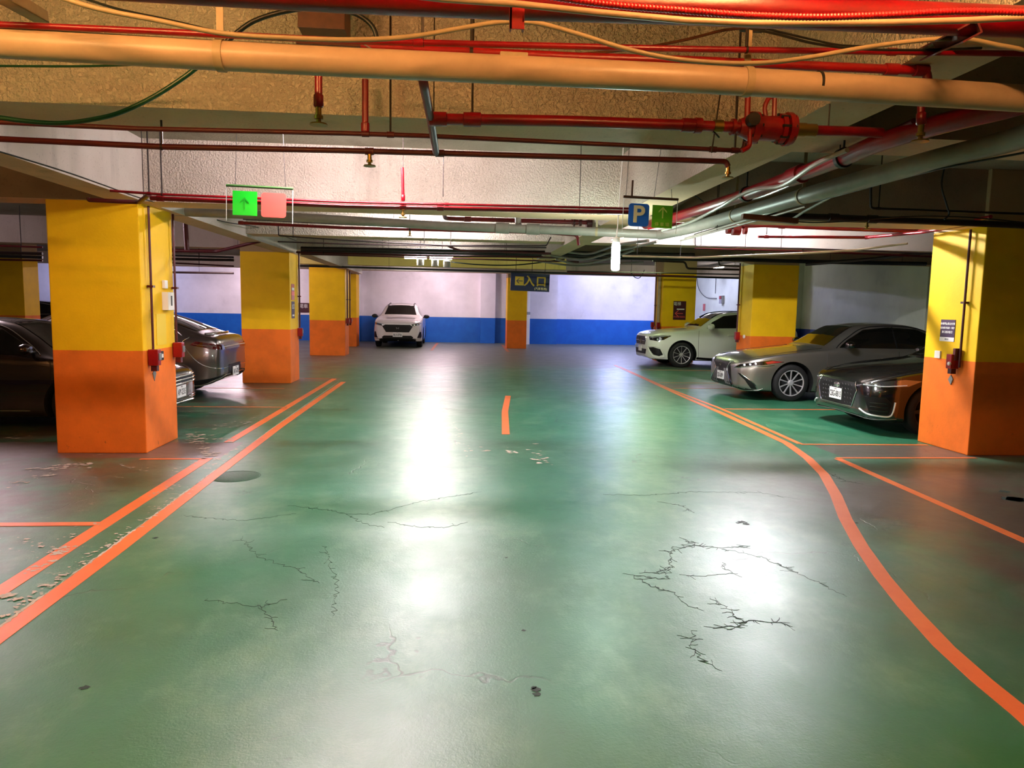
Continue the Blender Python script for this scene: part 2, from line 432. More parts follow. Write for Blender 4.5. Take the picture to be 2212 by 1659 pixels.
def line(pts, w, label, m='line_paint', z=.003, smooth=False):
    p = smooth_pts(pts, 8) if smooth else pts
    o = ribbon(p, w, z).build('floor_line', m)
    return tag(o, label, 'floor line', 'orange lines painted on the floor')
px = lambda *q: [atz(a_, b_) for a_, b_ in q]
line(px((742,825),(600,924),(440,1045),(250,1190),(-60,1418)), .105, 'long orange line along the left edge of the drive aisle')
line([(-2.47,15.75),(-2.52,8.42)], .105, 'orange line in front of the left bays between the two near columns')
line([(-2.47,7.55),(-2.42,1.2)], .11, 'orange line in front of the nearest left bay')
line([(-2.47,7.52),(-3.12,7.50)], .05, 'short orange line running up to the nearest left column')
line([(-2.5,5.28),(-7.5,5.28)], .085, 'orange stall divider at the left edge of the floor', z=.004)
line([(-2.5,11.33),(-7.5,11.33)], .055, 'faded orange divider in front of the dark sedan nose', 'line_paint_pale', z=.004)
line([(-3.1,13.85),(-7.5,13.85)], .05, 'thin orange divider beside the second left column', 'line_paint_pale', z=.004)
line([(-2.47,15.78),(-3.1,15.8)], .05, 'short pale orange line behind the second left column', 'line_paint_pale', z=.004)
line(px((1328,789),(1400,822),(1478,858),(1560,893),(1640,930),(1700,958),(1745,990),(1780,1025),(1806,1070),(1826,1120),(1860,1180),(1905,1245),(1960,1312),(2040,1398),(2120,1470),(2212,1545),(2330,1650)), [.08]*3+[.1]*14, 'long orange line that curves along the right side of the aisle')
line(px((1338,792),(1445,840),(1560,884),(1728,959)), .07, 'second orange line beside the long curve in front of the right bays')
line([(4.29,8.36),(5.9,8.33)], .05, 'orange line reaching the right column foot from the aisle', z=.004)
line([(4.53,11.45),(10.5,11.42)], .055, 'orange divider between the silver sedan and the black hatchback', z=.004)
line([(4.6,14.5),(10.5,14.5)], .05, 'faded line on the floor beside the silver sedan nose', 'line_paint_pale', z=.004)
line([(4.65,15.6),(10.5,15.6)], .05, 'faded line just beyond the silver sedan', 'line_paint_pale', z=.004)
line([(4.7,18.9),(10.5,18.9)], .05, 'faded line on the green floor by the white crossover', 'line_paint_pale', z=.004)
line([(4.30,7.56),(5.95,7.56)], .05, 'orange line along the foot of the right column, camera side', z=.004)
line(px((1810,991),(2000,1075),(2212,1168),(2330,1220),(3000,1515)), .085, 'orange line of the nearest right bay running out of frame')
line([(1.07,13.0),(.86,11.0),(.72,9.0)], .1, 'short orange centre dash in the middle of the aisle')
line(px((932,757),(945,741)), .1, 'short orange stall line beside the white car by the far wall', 'line_paint_pale')
line(px((1098,760),(1085,745)), .1, 'short orange stall line at the foot of the central column', 'line_paint_pale')
# inspection cover
mc = atz(508, 1029)
cb = MB(); cb.lathe([(.225, .0006), (.225, .0022), (.218, .0022), (.218, .0008)], 48, cap=False); cb.lathe([(.212, .0008), (.208, .0018), (.0001, .0018)], 40)
t = cb.build('inspection_cover', 'iron_cover', smooth=True)
t.location = (mc.x, mc.y, 0); tag(t, 'round inspection cover sunk in the green floor by the left line', 'manhole cover')
# cracks and paint chips follow their own irregular shapes, part of the floor surface
cm = MB()
def crack(pts, w=.008, jit=.04, br=2):
    P_ = px(*pts); rnd = random.Random(hash(str(pts)) % 1000 if False else sum(a_+b_ for a_, b_ in pts))
    out = []
    for i in range(len(P_)-1):
        n = max(3, int((P_[i+1]-P_[i]).length/.022))
        for j in range(n):
            q = P_[i].lerp(P_[i+1], j/n); out.append(q+V((rnd.uniform(-jit, jit), rnd.uniform(-jit, jit), 0))*.45)
    out.append(P_[-1])
    ws = [max(.0012, w*.55*rnd.uniform(.15, 1.5)*(1-abs(2*i/len(out)-1)**4)) for i in range(len(out))]
    r = ribbon(out, ws, .0014); cm.add(r.v, r.f)
    for _ in range(br*2):
        i = rnd.randrange(1, len(out)-1); q = out[i]; a_ = rnd.uniform(0, 6.28); seg = [q]
        for s_ in range(rnd.randint(2, 5)):
            a_ += rnd.uniform(-.7, .7); seg.append(seg[-1]+V((math.cos(a_), math.sin(a_), 0))*.016)
        r = ribbon(seg, [w*.32]*(len(seg)-1)+[.001], .0014); cm.add(r.v, r.f)
crack([(1465,1160),(1500,1178),(1560,1185),(1620,1180)], .009, br=9)
crack([(1500,1178),(1450,1190),(1448,1225),(1420,1238),(1380,1238)], .009, br=10)
crack([(1448,1225),(1440,1250),(1370,1245),(1400,1265),(1460,1282),(1485,1305),(1520,1320)], .009, br=8)
crack([(1480,1245),(1545,1242),(1578,1240),(1560,1215)], .006, br=4)
crack([(1580,1315),(1590,1335),(1612,1342),(1670,1342),(1700,1350),(1718,1362)], .014, br=8)
crack([(1612,1342),(1600,1352),(1540,1358)], .010, br=6)
crack([(1560,1185),(1650,1205),(1760,1255),(1830,1290)], .005, br=8)
crack([(1530,1290),(1580,1318)], .006, br=3)
crack([(1415,1083),(1470,1092),(1500,1108)], .010, br=2)
crack([(1300,1068),(1400,1070),(1500,1062),(1640,1064),(1730,1080)], .004, br=3)
crack([(1500,1360),(1490,1390),(1520,1430),(1560,1450)], .006, br=5)
crack([(620,1092),(700,1100),(745,1110),(790,1132),(830,1140)], .005, br=2)
crack([(745,1110),(800,1112),(900,1085),(1040,1062)], .004, br=3)
crack([(400,1115),(520,1125),(640,1110)], .003, br=2)
crack([(520,1160),(560,1205),(640,1228),(690,1260)], .005, br=4)
crack([(440,1296),(520,1305),(560,1312),(580,1335),(600,1362)], .005, br=3)
crack([(560,1312),(620,1295)], .004, br=1)
crack([(840,1128),(900,1138),(960,1140),(1010,1128)], .0035, br=2)
crack([(700,1180),(730,1260),(720,1330)], .002, br=2)
crack([(1790,1022),(1830,1040),(1865,1046)], .010, br=4)
for (a_, b_, r_) in ((1604,1128,.035),(1612,1132,.03),(1595,1130,.02),(1157,1490,.022),(1160,1500,.018),(1153,1486,.014),(1131,1362,.012),(182,1486,.02),(336,1162,.018),(1094,1205,.012),(2080,1110,.02),(2190,1078,.1),(2205,1080,.12),(2170,1062,.05),(1850,1130,.015)):
    q = atz(a_, b_); rr = random.Random(a_); n = 14
    cm.add([(q.x+math.cos(6.283*i/n)*r_*rr.uniform(.6, 1.3), q.y+math.sin(6.283*i/n)*r_*rr.uniform(.5, 1.1), .0015) for i in range(n)], [tuple(range(n))])
o = cm.build('crack', 'crack_dark', fl); o['kind'] = 'stuff'
ch = MB()
def chip(a_, b_, r_, el=2.0, ang=0, rr=None):
    rr = rr or random.Random(int(a_*7+b_)); q = atz(a_, b_); n = 18; ca, sa = math.cos(ang), math.sin(ang)
    pts = []
    for i in range(n):
        t_ = 6.283*i/n; k_ = rr.uniform(.4, 1.3)*r_; x_, y_ = math.cos(t_)*k_*el, math.sin(t_)*k_
        pts.append((q.x+x_*ca-y_*sa, q.y+x_*sa+y_*ca, .0044+rr.random()*.0002))
    ch.add(pts, [tuple(range(n))])
rr = random.Random(3)
# pale broken ridge of old paint along the long left line
L0 = px((738,825),(600,924),(440,1045),(250,1190),(-60,1418)); rid = []
for i in range(len(L0)-1):
    n_ = max(2, int((L0[i+1]-L0[i]).length/.03))
    for j in range(n_): rid.append(L0[i].lerp(L0[i+1], j/n_)+V((-.058+rr.uniform(-.006, .006), 0, 0)))
rw = [max(.0015, rr.uniform(.002, .022)*(1 if (i % 37) < 29 else .1)*(.4 if q_.y > 7 else 1)) for i, q_ in enumerate(rid)]
r_ = ribbon(rid, rw, .0043); ch.add(r_.v, r_.f)
for (x0, y0, x1, y1, n, r_) in ((-10,1345,425,1046,60,.026),(410,945,470,990,24,.05),(430,930,560,905,12,.045),(400,940,500,950,14,.05),(455,1010,520,965,16,.035),
        (380,1020,430,1000,6,.03),(330,1070,390,1045,8,.025),(150,1180,60,1240,10,.03),(110,1190,150,1200,6,.05),(0,1290,30,1300,3,.06),(60,1015,200,1005,10,.05),
        (0,1055,120,1020,9,.045),(120,1010,180,1005,6,.05),(540,870,600,840,10,.03),(440,900,640,850,12,.03),(240,1005,330,1015,5,.03),(215,1128,120,1165,6,.03),
        (960,900,1015,985,14,.03),(1130,950,1180,1000,8,.05),(1155,995,1185,1000,3,.09),(0,950,60,945,4,.05),(40,1165,120,1185,6,.03),(1040,970,1120,975,8,.05)):
    for i in range(n*2):
        t_ = rr.random(); chip(x0+(x1-x0)*t_+rr.uniform(-14, 14), y0+(y1-y0)*t_+rr.uniform(-6, 6), r_*rr.uniform(.12, .62), rr.uniform(.8, 1.8), rr.uniform(-.9, .9), rr)
o = ch.build('paint_chip', 'chip_pale', fl); o['kind'] = 'stuff'
# ================================================================== LAMPS
def glow(name, col, es):
    return mat(name, (255, 255, 255), .4, emit=col, es=es)
def batten(c, length, ang, m, label, rods=True, hood=.05, tilt=0):
    t = empty('tube_lamp', c, label, 'lamp', 'tube lamps under the ceiling', rz=ang)
    t.rotation_euler = (0, tilt, ang)
    h = length/2
    MB().box((-h, -hood, .018), (h, hood, .06)).build('housing', 'white_plastic', t, bevel=.006)
    MB().tube([(-h+.03, 0, 0), (h-.03, 0, 0)], .0155, 14).build('tube', m, t, smooth=True)
    for s_ in (-1, 1):
        MB().box((s_*h-.02 if s_ > 0 else s_*h, -.016, -.02), (s_*h if s_ > 0 else s_*h+.02, .016, .02)).build('end_cap', 'white_plastic', t)
        if rods: MB().tube([(s_*h*.7, 0, .055), (s_*h*.7, 0, SLAB-c[2])], .004, 6).build('hanger_rod', 'galv', t)
    return t
glow('glow_aisle', (255, 236, 242), 230)
glow('glow_bay', (250, 248, 255), 390)
glow('glow_pink', (255, 226, 236), 170)
glow('glow_white', (255, 248, 255), 185)
glow('glow_mid', (255, 248, 255), 45)
glow('glow_cool', (196, 200, 255), 230)
glow('glow_warm', (255, 184, 112), 92)
glow('glow_green', (120, 255, 150), 14)
glow('glow_mint', (232, 255, 190), 75)
glow('glow_fill', (255, 184, 120), 5)
glow('glow_far', (255, 242, 214), 26)
batten((-.75, 5.75, 2.98), 1.2, R(2), 'glow_aisle', 'tube lamp hidden behind the nearest ceiling beam, over the aisle')
batten((-.35, 10.5, 2.98), 1.2, 0, 'glow_white', 'tube lamp between the second and third ceiling beams')
batten((4.35, 9.9, 2.93), 1.2, 0, 'glow_bay', 'tube lamp above the black hatchback bay')
batten((-.2, 14.45, 3.06), 1.2, 0, 'glow_mid', 'tube lamp beyond the third ceiling beam')
batten((6.6, 3.4, 2.95), 1.2, 0, 'glow_fill', 'added dim fill lamp over the nearest right bay, out of view')  # added unseen lamp, lifts the brown beam face and ceiling at right
batten((4.9, 18.1, 2.98), 1.2, 0, 'glow_mint', 'tube lamp over the silver sedan bay')
batten((6.9, 29.6, 3.06), 1.2, 0, 'glow_cool', 'tube lamp in front of the far wall, right of the middle')
batten((-7.0, 11.2, 2.95), 1.2, R(90), 'glow_pink', 'tube lamp over the grey car in the left bays')
batten((-6.4, 20.3, 3.1), 1.2, 0, 'glow_pink', 'tube lamp in the far left bays')
batten((-1.2, 24.8, 3.03), 1.2, 0, 'glow_mid', 'added fill lamp over the nose of the white SUV')  # added unseen lamp, brightens the front of the white SUV
batten((-.4, 29.6, 3.06), 1.2, 0, 'glow_pink', 'tube lamp close to the far wall behind the white SUV')
batten((-8.2, 29.6, 3.06), 1.2, 0, 'glow_pink', 'tube lamp close to the far wall behind the left bays')
batten((9.4, 28.6, 3.08), 1.2, 0, 'glow_cool', 'tube lamp lighting the far wall at right')
batten((-14.0, 29.4, 3.08), 1.2, 0, 'glow_cool', 'tube lamp lighting the far left wall')
batten((9.2, 24.5, 3.08), 1.2, R(90), 'glow_mid', 'tube lamp behind the right row of columns')
batten((-1.5, 1.2, 2.95), 1.2, 0, 'glow_warm', 'warm tube lamp over the camera position')
batten((1.0, 1.3, 2.98), 1.2, R(90), 'glow_warm', 'second warm tube lamp over the camera position, right of the first')
batten((-6.8, 3.6, 2.95), 1.2, 0, 'glow_warm', 'warm tube lamp over the nearest left bay')
t = empty('exit_sign', (-3.05, 1.9, 2.5), 'lit green exit sign beside the first left column', 'exit sign')
MB().box((-.02, -.2, -.08), (.02, .2, .08)).build('case', 'white_plastic', t)
MB().box((.021, -.19, -.07), (.026, .19, .07)).build('lit_panel', 'glow_green', t)
MB().tube([(0, 0, .08), (0, 0, SLAB-2.5)], .008, 6).build('hanger_rod', 'galv', t)
# visible triple fixture
c = aty(925, 556, 17.0)
t = empty('lamp_cluster', c, 'bright tube lamp with three grey cups hanging over the far aisle', 'lamp')
glow('glow_seen', (255, 250, 236), 80)
MB().box((-.58, -.05, .02), (.58, .05, .06)).build('housing', 'white_plastic', t, bevel=.006)
for s_ in (-1, 1):
    MB().tube([(s_*.29-.25, 0, -.01), (s_*.29+.25, 0, -.012)], .03, 14).build('tube', 'glow_seen', t, smooth=True)
    MB().tube([(s_*.4, 0, .05), (s_*.4, 0, SLAB-c.z)], .005, 6).build('hanger_rod', 'galv', t)
for x_, dz in ((-.18, 0), (.16, -.01), (.43, -.03)):
    MB().lathe([(.055, -.19), (.085, -.19), (.085, -.05), (.07, -.04), (.02, -.035)], 18, Matrix.Translation((x_, -.02, dz))).build('cup', 'galv', t, smooth=True)
# hanging bulb lamp
c = aty(1330, 552, 7.35)
t = empty('hanging_lamp', c, 'bright white vertical tube lamp hanging on a cable in front of the second beam', 'lamp')
MB().lathe([(.001, -.155), (.034, -.15), (.043, -.13), (.043, .10), (.034, .125), (.001, .125)], 20).build('tube', 'glow_bulb' if 'glow_bulb' in MATS else glow('glow_bulb', (225, 255, 240), 55), t, smooth=True)
MB().lathe([(.02, .127), (.036, .13), (.036, .17), (.02, .185), (.008, .19)], 16).build('cap', 'white_plastic', t, smooth=True)
MB().tube([(-.055, 0, .16), (.075, 0, .185)], .008, 8).build('clamp', 'white_plastic', t)
top = aty(1346, 342, 7.35)-c
MB().tube([(0, 0, .185), (.01, 0, .28), (top.x*.5, 0, .65), (top.x, 0, SLAB-c.z)], .006, 8).build('cable', 'white_plastic', t, smooth=True)
# ------------------------------------------------------------------ render look
w = bpy.data.worlds.new('world'); SC.world = w; w.use_nodes = True
w.node_tree.nodes['Background'].inputs[0].default_value = (1, .9, .8, 1); w.node_tree.nodes['Background'].inputs[1].default_value = 0.0
SC.view_settings.view_transform = 'Standard'; SC.view_settings.look = 'None'; SC.view_settings.gamma = 1
SC.view_settings.exposure = 2.0; SC.view_settings.use_curve_mapping = False
SC.cycles.use_denoising = True
SC.cycles.max_bounces = 7; SC.cycles.diffuse_bounces = 4; SC.cycles.glossy_bounces = 4; SC.cycles.transmission_bounces = 6
SC.cycles.sample_clamp_indirect = 6; SC.cycles.use_light_tree = True
# ================================================================== PIPES AND CABLES
def fillet(pts, r, n=5):
    pts = [V(p) for p in pts]; out = [pts[0]]
    for i in range(1, len(pts)-1):
        a, p, b = pts[i-1], pts[i], pts[i+1]
        d1 = (a-p); d2 = (b-p); k_ = min(r, d1.length*.45, d2.length*.45)
        if d1.normalized().dot(d2.normalized()) < -.995: out.append(p); continue
        q1 = p+d1.normalized()*k_; q2 = p+d2.normalized()*k_
        for j in range(n+1):
            t = j/n; out.append(q1*(1-t)**2+p*2*t*(1-t)+q2*t*t)
    out.append(pts[-1]); return out
def at_x(pts, x):   # point of the run that sits at photo column x
    best = None
    for i in range(len(pts)-1):
        for j in range(41):
            q = pts[i].lerp(pts[i+1], j/40); l = MR.transposed() @ (q-V((0, 0, CAMH))); xx = 1106+FPX*l.x/-l.z
            if best is None or abs(xx-x) < best[0]: best = (abs(xx-x), q, (pts[i+1]-pts[i]).normalized())
    return best[1], best[2]
def pipe(label, pts, r, m, joints=(), rods=(), heads=(), name='pipe', cat='pipe', fil=None, n=12, ceil=None, rod_r=.006, jm=None, clamp=()):
    W = [aty(*p) for p in pts]
    t = empty(name, W[0], label, cat); O = t.location
    run = fillet(W, fil or r*2.6)
    MB().tube([q-O for q in run], r, n).build('run', m, t, smooth=True)
    for x in joints:
        q, d = at_x(W, x); MB().tube([q-d*r*1.6-O, q-d*r*1.5-O, q+d*r*1.5-O, q+d*r*1.6-O], [r*1.02, r*1.28, r*1.28, r*1.02], n).build('coupling', jm or m, t, smooth=True)
    for x in rods:
        q, d = at_x(W, x); top = ceil or SLAB
        MB().tube([q-O, V((q.x, q.y, top))-O], rod_r, 6).build('hanger_rod', 'rod', t)
        MB().tube([q-d*r*.35-O, q+d*r*.35-O], r*1.22, n).build('hanger_ring', 'rod', t, smooth=True)
    for x in clamp:
        q, d = at_x(W, x)
        MB().tube([q-d*.014-O, q+d*.014-O], r*1.09, 20).build('clamp', 'conduit', t, smooth=True)
        MB().box((-.012, -.003, 0), (.012, .003, SLAB-q.z), Matrix.Translation(q+V((0, 0, r*.9))-O)).build('hanger_strap', 'conduit', t)
    for x in heads:
        q, d = at_x(W, x); head(q+V((0, 0, -r)), t)
    if not rods and not clamp:
        ln = sum((W[i+1]-W[i]).length for i in range(len(W)-1)); seg = max(range(len(W)-1), key=lambda i: (W[i+1]-W[i]).length); a_, b_ = W[seg], W[seg+1]
        for f in ((.5,) if ln < 3 else (.2, .8)):
            q = a_.lerp(b_, f)
            if abs((b_-a_).normalized().z) < .7: MB().tube([q-O, V((q.x, q.y, SLAB))-O], .0035, 6).build('hanger_rod', 'rod', t)
    return t
def head(q, t, s=1.0):
    O = t.location; M = Matrix.Translation(q-O) @ Matrix.Scale(s, 4)
    MB().lathe([(.012, 0), (.012, -.03), (.018, -.032), (.018, -.045), (.01, -.047), (.01, -.06), (.034, -.062), (.036, -.068), (.001, -.07)], 14, M).build('sprinkler_head', 'brass', t, smooth=True)
def drop(label, px_, y0, y1, Y, r, m='red_pipe', hd=True, fit=True, dx=0):
    a_ = aty(px_, y0, Y); b_ = aty(px_+dx, y1, Y); t = empty('sprinkler_drop', a_, label, 'pipe', 'vertical sprinkler pipes'); O = t.location
    MB().tube([(0, 0, 0), b_-O], r, 12).build('run', m, t, smooth=True)
    if fit:
        d = (b_-a_).normalized()
        MB().tube([b_-O-d*.05, b_-O-d*.045, b_-O-d*.005, b_-O], [r*1.02, r*1.3, r*1.3, r*1.02], 12).build('coupling', m, t, smooth=True)
    if hd: head(b_, t)
    return t
def cable(label, pts, r, m, n=8, name='cable', sub=10):
    W = [aty(*p) for p in pts]; O = W[0]
    S = smooth_pts(W, sub)
    o = MB().tube([q-O for q in S], r, n).build(name, m, smooth=True); o.location = O
    return tag(o, label, 'cable')
# ---- nearest runs
pipe('thick bright red pipe crossing the top of the photo', [(-150,-62,2.2),(430,-27,2.2),(740,-9,2.2),(1101,6,2.2),(1480,18,2.2),(2212,48,2.2),(2420,58,2.2),(3400,116,2.2)], .046, 'red_pipe', n=24)
# ribbed hose
W = smooth_pts([aty(*p) for p in ((1100,-22,1.95),(1300,8,1.95),(1480,23,1.95),(1620,33,1.95),(1760,37,1.95),(1900,33,1.95),(2060,25,1.95),(2212,27,1.95),(2350,32,1.95))], 30)
rs_, acc, stp = [W[0]], 0.0, .0024
for i in range(len(W)-1):
    d_ = (W[i+1]-W[i]); L_ = d_.length; t_ = stp-acc
    while t_ < L_: rs_.append(W[i]+d_*(t_/L_)); t_ += stp
    acc = L_-(t_-stp)
W = rs_
o = MB().tube([q-W[0] for q in W], [(.0078, .0092, .0092, .0078)[i % 4] for i in range(len(W))], 10).build('ribbed_hose', 'corrugated', smooth=True, ang=80); o.location = W[0]
tag(o, 'red ribbed hose running below the large red pipe', 'hose')
pipe('cream conduit under the red ribbed hose at top', [(850,-14,2.06),(960,-2,2.06),(1110,8,2.06),(1300,28,2.06),(1480,44,2.06),(1620,50,2.06),(1900,49,2.06),(2090,44,2.06),(2212,38,2.06),(2380,30,2.06),(3400,20,2.06)], .009, 'pvc_pipe', fil=.3)
pipe('long tan drain pipe crossing the whole upper photo', [(-150,84,2.7),(470,120,2.7),(740,134,2.7),(1100,151,2.7),(1480,169,2.7),(2212,213,2.7),(2420,226,2.7),(3400,290,2.7)], .0495, 'pvc_pipe', n=32, clamp=(480, 1622))
q = aty(1765, 184, 2.7); o = MB().tube([(-.005, 0, -.0), (.005, 0, -.0002)], .0506, 28).build('pipe_seam', 'dark_metal', smooth=True); o.location = q
tag(o, 'dark seam ring around the tan drain pipe at right', 'ring')
pipe('thin dark red pipe above the tan pipe', [(-150,47,2.66),(300,66,2.66),(740,88,2.66),(1100,97,2.66),(1480,106,2.66),(2212,116,2.66),(2400,120,2.66),(3400,150,2.66)], .011, 'red_pipe', joints=(905, 1935), rods=(912, 1620))
pipe('red pipe with an elbow end above the tan pipe at right', [(780,101,2.88),(1250,124,2.88),(1480,131,2.88),(2002,153,2.88),(2004,182,2.88)], .018, 'red_paint', joints=(1932, 1985), rods=(1022,))
drop('red sprinkler drop below the tan pipe at right', 1990, 200, 270, 2.92, .015)
t = drop('bright red sprinkler drop under the tan pipe at left', 688, 118, 232, 3.0, .015)
drop('dark red riser below the tan pipe', 789, 172, 286, 3.9, .017, hd=False)
# ---- bracket channels
def channel(label, a_, b_, w, d, m='red_paint'):
    A = aty(*a_); B = aty(*b_); L_ = (B-A).length; M = frame(V((0, 0, 0)), (B-A).normalized().cross(V((0, 1, .01))).normalized() if abs((B-A).normalized().y) < .9 else (1, 0, 0), (B-A).normalized())
    mb = MB(); mb.box((-w/2, 0, -d/2), (w/2, L_, -d/2+.005), M); mb.box((-w/2, 0, -d/2), (-w/2+.005, L_, d/2), M); mb.box((w/2-.005, 0, -d/2), (w/2, L_, d/2), M)
    o = mb.build('channel_bracket', m); o.location = A; return tag(o, label, 'bracket')
channel('red steel channel hanging straight down at top centre', (1118,-60,2.1), (1116,66,2.1), .04, .025)
channel('dark red steel channel slanting away at top right', (2096,66,2.15), (1998,112,2.75), .045, .055, 'dark_red')
channel('brown steel channel slanting at the top left corner', (-10,-20,2.5), (88,36,3.0), .055, .04, 'conduit')
o = MB().box((-.11, -.1, 0), (.11, .1, SLAB-aty(702, 78, 3.75).z)).build('ceiling_box', 'rail_brown', bevel=.004); o.location = aty(702, 78, 3.75)
tag(o, 'dark square box under the ceiling behind the top red pipe', 'box')
# ---- second group of runs
pipe('dark red pipe ending in an upturned elbow by the valve', [(-150,257,3.9),(300,278,3.9),(740,288,3.9),(905,293,3.9),(1480,320,3.9),(1606,326,3.9),(1612,288,3.9)], .0125, 'dark_red', joints=(789, 845, 1540, 1588), rods=(845, 1588))
pipe('red pipe ending in a sprinkler, second below the beam', [(-150,293,4.3),(350,317,4.3),(740,325,4.3),(950,331,4.3),(1480,346,4.3),(1568,349,4.3),(1573,360,4.3)], .0165, 'dark_red', joints=(800, 948), rods=(350,), heads=(800,))
head(aty(1573, 360, 4.3), empty('sprinkler', aty(1573, 360, 4.3), 'brass sprinkler at the end of the second red pipe', 'sprinkler'))
W0 = pipe('mauve red pipe slanting down towards the far beams', [(900,110,2.9),(915,180,2.95),(930,256,3.45),(942,330,4.28)], .019, 'dark_red')
pipe('thick red pipe leading left into the red valve', [(932,257,3.45),(1200,261,3.45),(1498,271,3.45)], .026, 'red_pipe', joints=(945, 1022, 1490), rods=(1022,))
pipe('thick red pipe leaving the red valve to the right', [(1738,281,3.45),(1840,284,3.45),(1905,287,3.45)], .024, 'red_pipe', joints=(1745,), jm='brass')
# valve assembly
A = aty(1500, 271, 3.45); B = aty(1738, 281, 3.45); t = empty('valve', A, 'large red flanged valve with handle loop in the red pipe', 'valve'); d = (B-A); L_ = d.length
def vt(f0, f1, r0, r1=None, name='segment', m='red_paint', n=20):
    MB().tube([d*f0, d*f1], [r0, r1 or r0], n).build(name, m, t, smooth=True)
vt(0, .06, .036, None, 'coupling'); vt(.06, .17, .024); vt(.17, .25, .03, None, 'coupling', 'brass'); vt(.25, .40, .025); vt(.33, .36, .038, None, 'flange')
vt(.40, .52, .038, .066, 'body'); vt(.50, .56, .074, None, 'flange'); vt(.56, .78, .058, None, 'body'); vt(.76, .80, .07, None, 'flange'); vt(.82, .86, .078, None, 'flange'); vt(.86, .89, .068, .07, 'flange'); vt(.89, 1, .033, None, 'coupling', 'brass')
for k_ in range(8):
    a_ = k_*math.pi/4; o_ = V((0, math.cos(a_), math.sin(a_)))*.066
    MB().tube([d*.485+o_, d*.575+o_], .007, 6).build('bolt', 'dark_metal', t); MB().tube([d*.745+o_, d*.875+o_], .007, 6).build('bolt', 'dark_metal', t)
MB().tube(fillet([d*.64+V((0, 0, .05)), d*.62+V((0, 0, .10)), d*.66+V((0, 0, .145)), d*.71+V((0, 0, .15)), d*.715+V((0, 0, .05))], .03), .011, 8).build('handle_loop', 'red_paint', t, smooth=True)
MB().tube([d*.47+V((0, -.05, .02)), d*.47+V((0, -.09, .02))], .03, 12).build('drain_cock', 'dark_metal', t, smooth=True)
MB().tube(fillet([d*.47+V((0, -.04, 0)), d*.47+V((.0, -.05, -.1)), d*.40+V((0, -.05, -.12))], .03), .011, 8).build('drain_tube', 'red_paint', t, smooth=True)
MB().tube([d*.16+V((0, -.02, -.03)), d*.17+V((0, -.05, -.05)), d*.2+V((0, -.04, -.06))], .004, 6).build('wire_tie', 'black_plastic', t)
pipe('red riser above the large red valve', [(1617,160,3.45),(1614,262,3.45)], .014, 'red_paint')
# thin rods
def rod(label, x0, y0, x1, y1, Y, r=.004, m='rod'):
    a_ = aty(x0, y0, Y); b_ = aty(x1, y1, Y); o = MB().tube([(0, 0, 0), b_-a_], r, 6).build('hanger_rod', m); o.location = a_
    return tag(o, label, 'rod')
rod('black thin rod left of the red valve', 1557, 195, 1537, 330, 3.8, .004)
rod('black thin rod hanging just left of the large red valve body', 1591, 200, 1588, 318, 3.8, .004)
rod('long thin rod above the red pipes in the middle', 958, 338, 957, 425, 6.1, .004)
# ---- third group, in front of second beam
pipe('upper thin red pipe below the second beam', [(238,412,6.2),(350,420,6.2),(740,436,6.2),(1370,451,6.2)], .0105, 'red_pipe', joints=(322, 870, 958), rods=(322, 350), rod_r=.006)
pipe('lower red pipe below the second beam', [(325,428,6.25),(740,445,6.25),(1375,459,6.25)], .0185, 'red_pipe', joints=(350, 870, 958), heads=(870,))
drop('pink red riser over the second beam pipes', 869, 362, 434, 6.2, .013, 'red_pipe', hd=False, dx=2)
pipe('dark red pipe bent over the top of the first left column', [(192,427,7.0),(192,432,7.0),(300,437,7.0),(322,420,6.3)], .02, 'dark_red')
pipe('grey drain pipe crossing behind the second beam', [(300,451,9.0),(355,456,8.95),(620,468,8.9),(960,488,8.8),(1200,497,8.6),(1425,507,8.3)], .05, 'grey_pipe', n=20, joints=(1085, 1150), clamp=(1290,))
pipe('upright grey branch pipe on the grey drain pipe', [(1118,455,8.8),(1120,490,8.75)], .036, 'grey_pipe', n=18)
pipe('long grey pipe slanting down from the right edge', [(3250,-60,2.1),(2420,228,3.0),(2180,305,3.55),(2000,350,4.0),(1760,417,5.0),(1600,462,6.3),(1480,496,7.7),(1425,507,8.3)], .058, 'grey_pipe', n=24, clamp=(1590, 1735))
pipe('thick dark red pipe slanting down from the upper right', [(3150,-330,1.9),(2420,140,2.75),(2212,225,3.07),(2050,262,3.34),(1905,305,3.74),(1830,338,4.1),(1590,428,5.66),(1500,456,6.75),(1440,474,7.6),(1395,486,8.3)], .048, 'red_pipe', n=20, joints=(1720,), rods=(1820, 1612))
pipe('slim red pipe beside the thick slanting red pipe', [(1975,262,3.5),(1700,390,5.0),(1560,446,6.2)], .016, 'dark_red')
cable('red cable looping along the slanting pipes', [(1725,392,4.7),(1640,426,5.4),(1560,440,5.9),(1500,454,6.9),(1460,478,7.35),(1400,494,7.7)], .012, 'red_pipe')
cable('grey cable draped beside the red slanting pipe', [(1830,324,3.9),(1760,356,4.2),(1690,400,4.8),(1620,412,5.2),(1550,450,5.8),(1490,480,7.2),(1430,498,7.6)], .014, 'grey_pipe')
cable('thin black cable below the grey slanting pipe', [(2212,330,3.5),(2000,372,4.0),(1800,425,5.0),(1640,465,6.0),(1500,506,7.6)], .006, 'black_cable')
pipe('slim grey conduit under the grey slanting pipe', [(1770,425,5.0),(1630,470,6.0),(1480,515,7.6)], .011, 'grey_pipe')
pipe('second slim grey conduit under the grey slanting pipe', [(1740,446,5.2),(1650,472,5.9),(1470,520,7.6)], .009, 'grey_pipe')
pipe('third slim grey conduit under the grey slanting pipe', [(1710,430,5.3),(1610,462,6.1),(1500,500,7.4)], .009, 'grey_pipe')
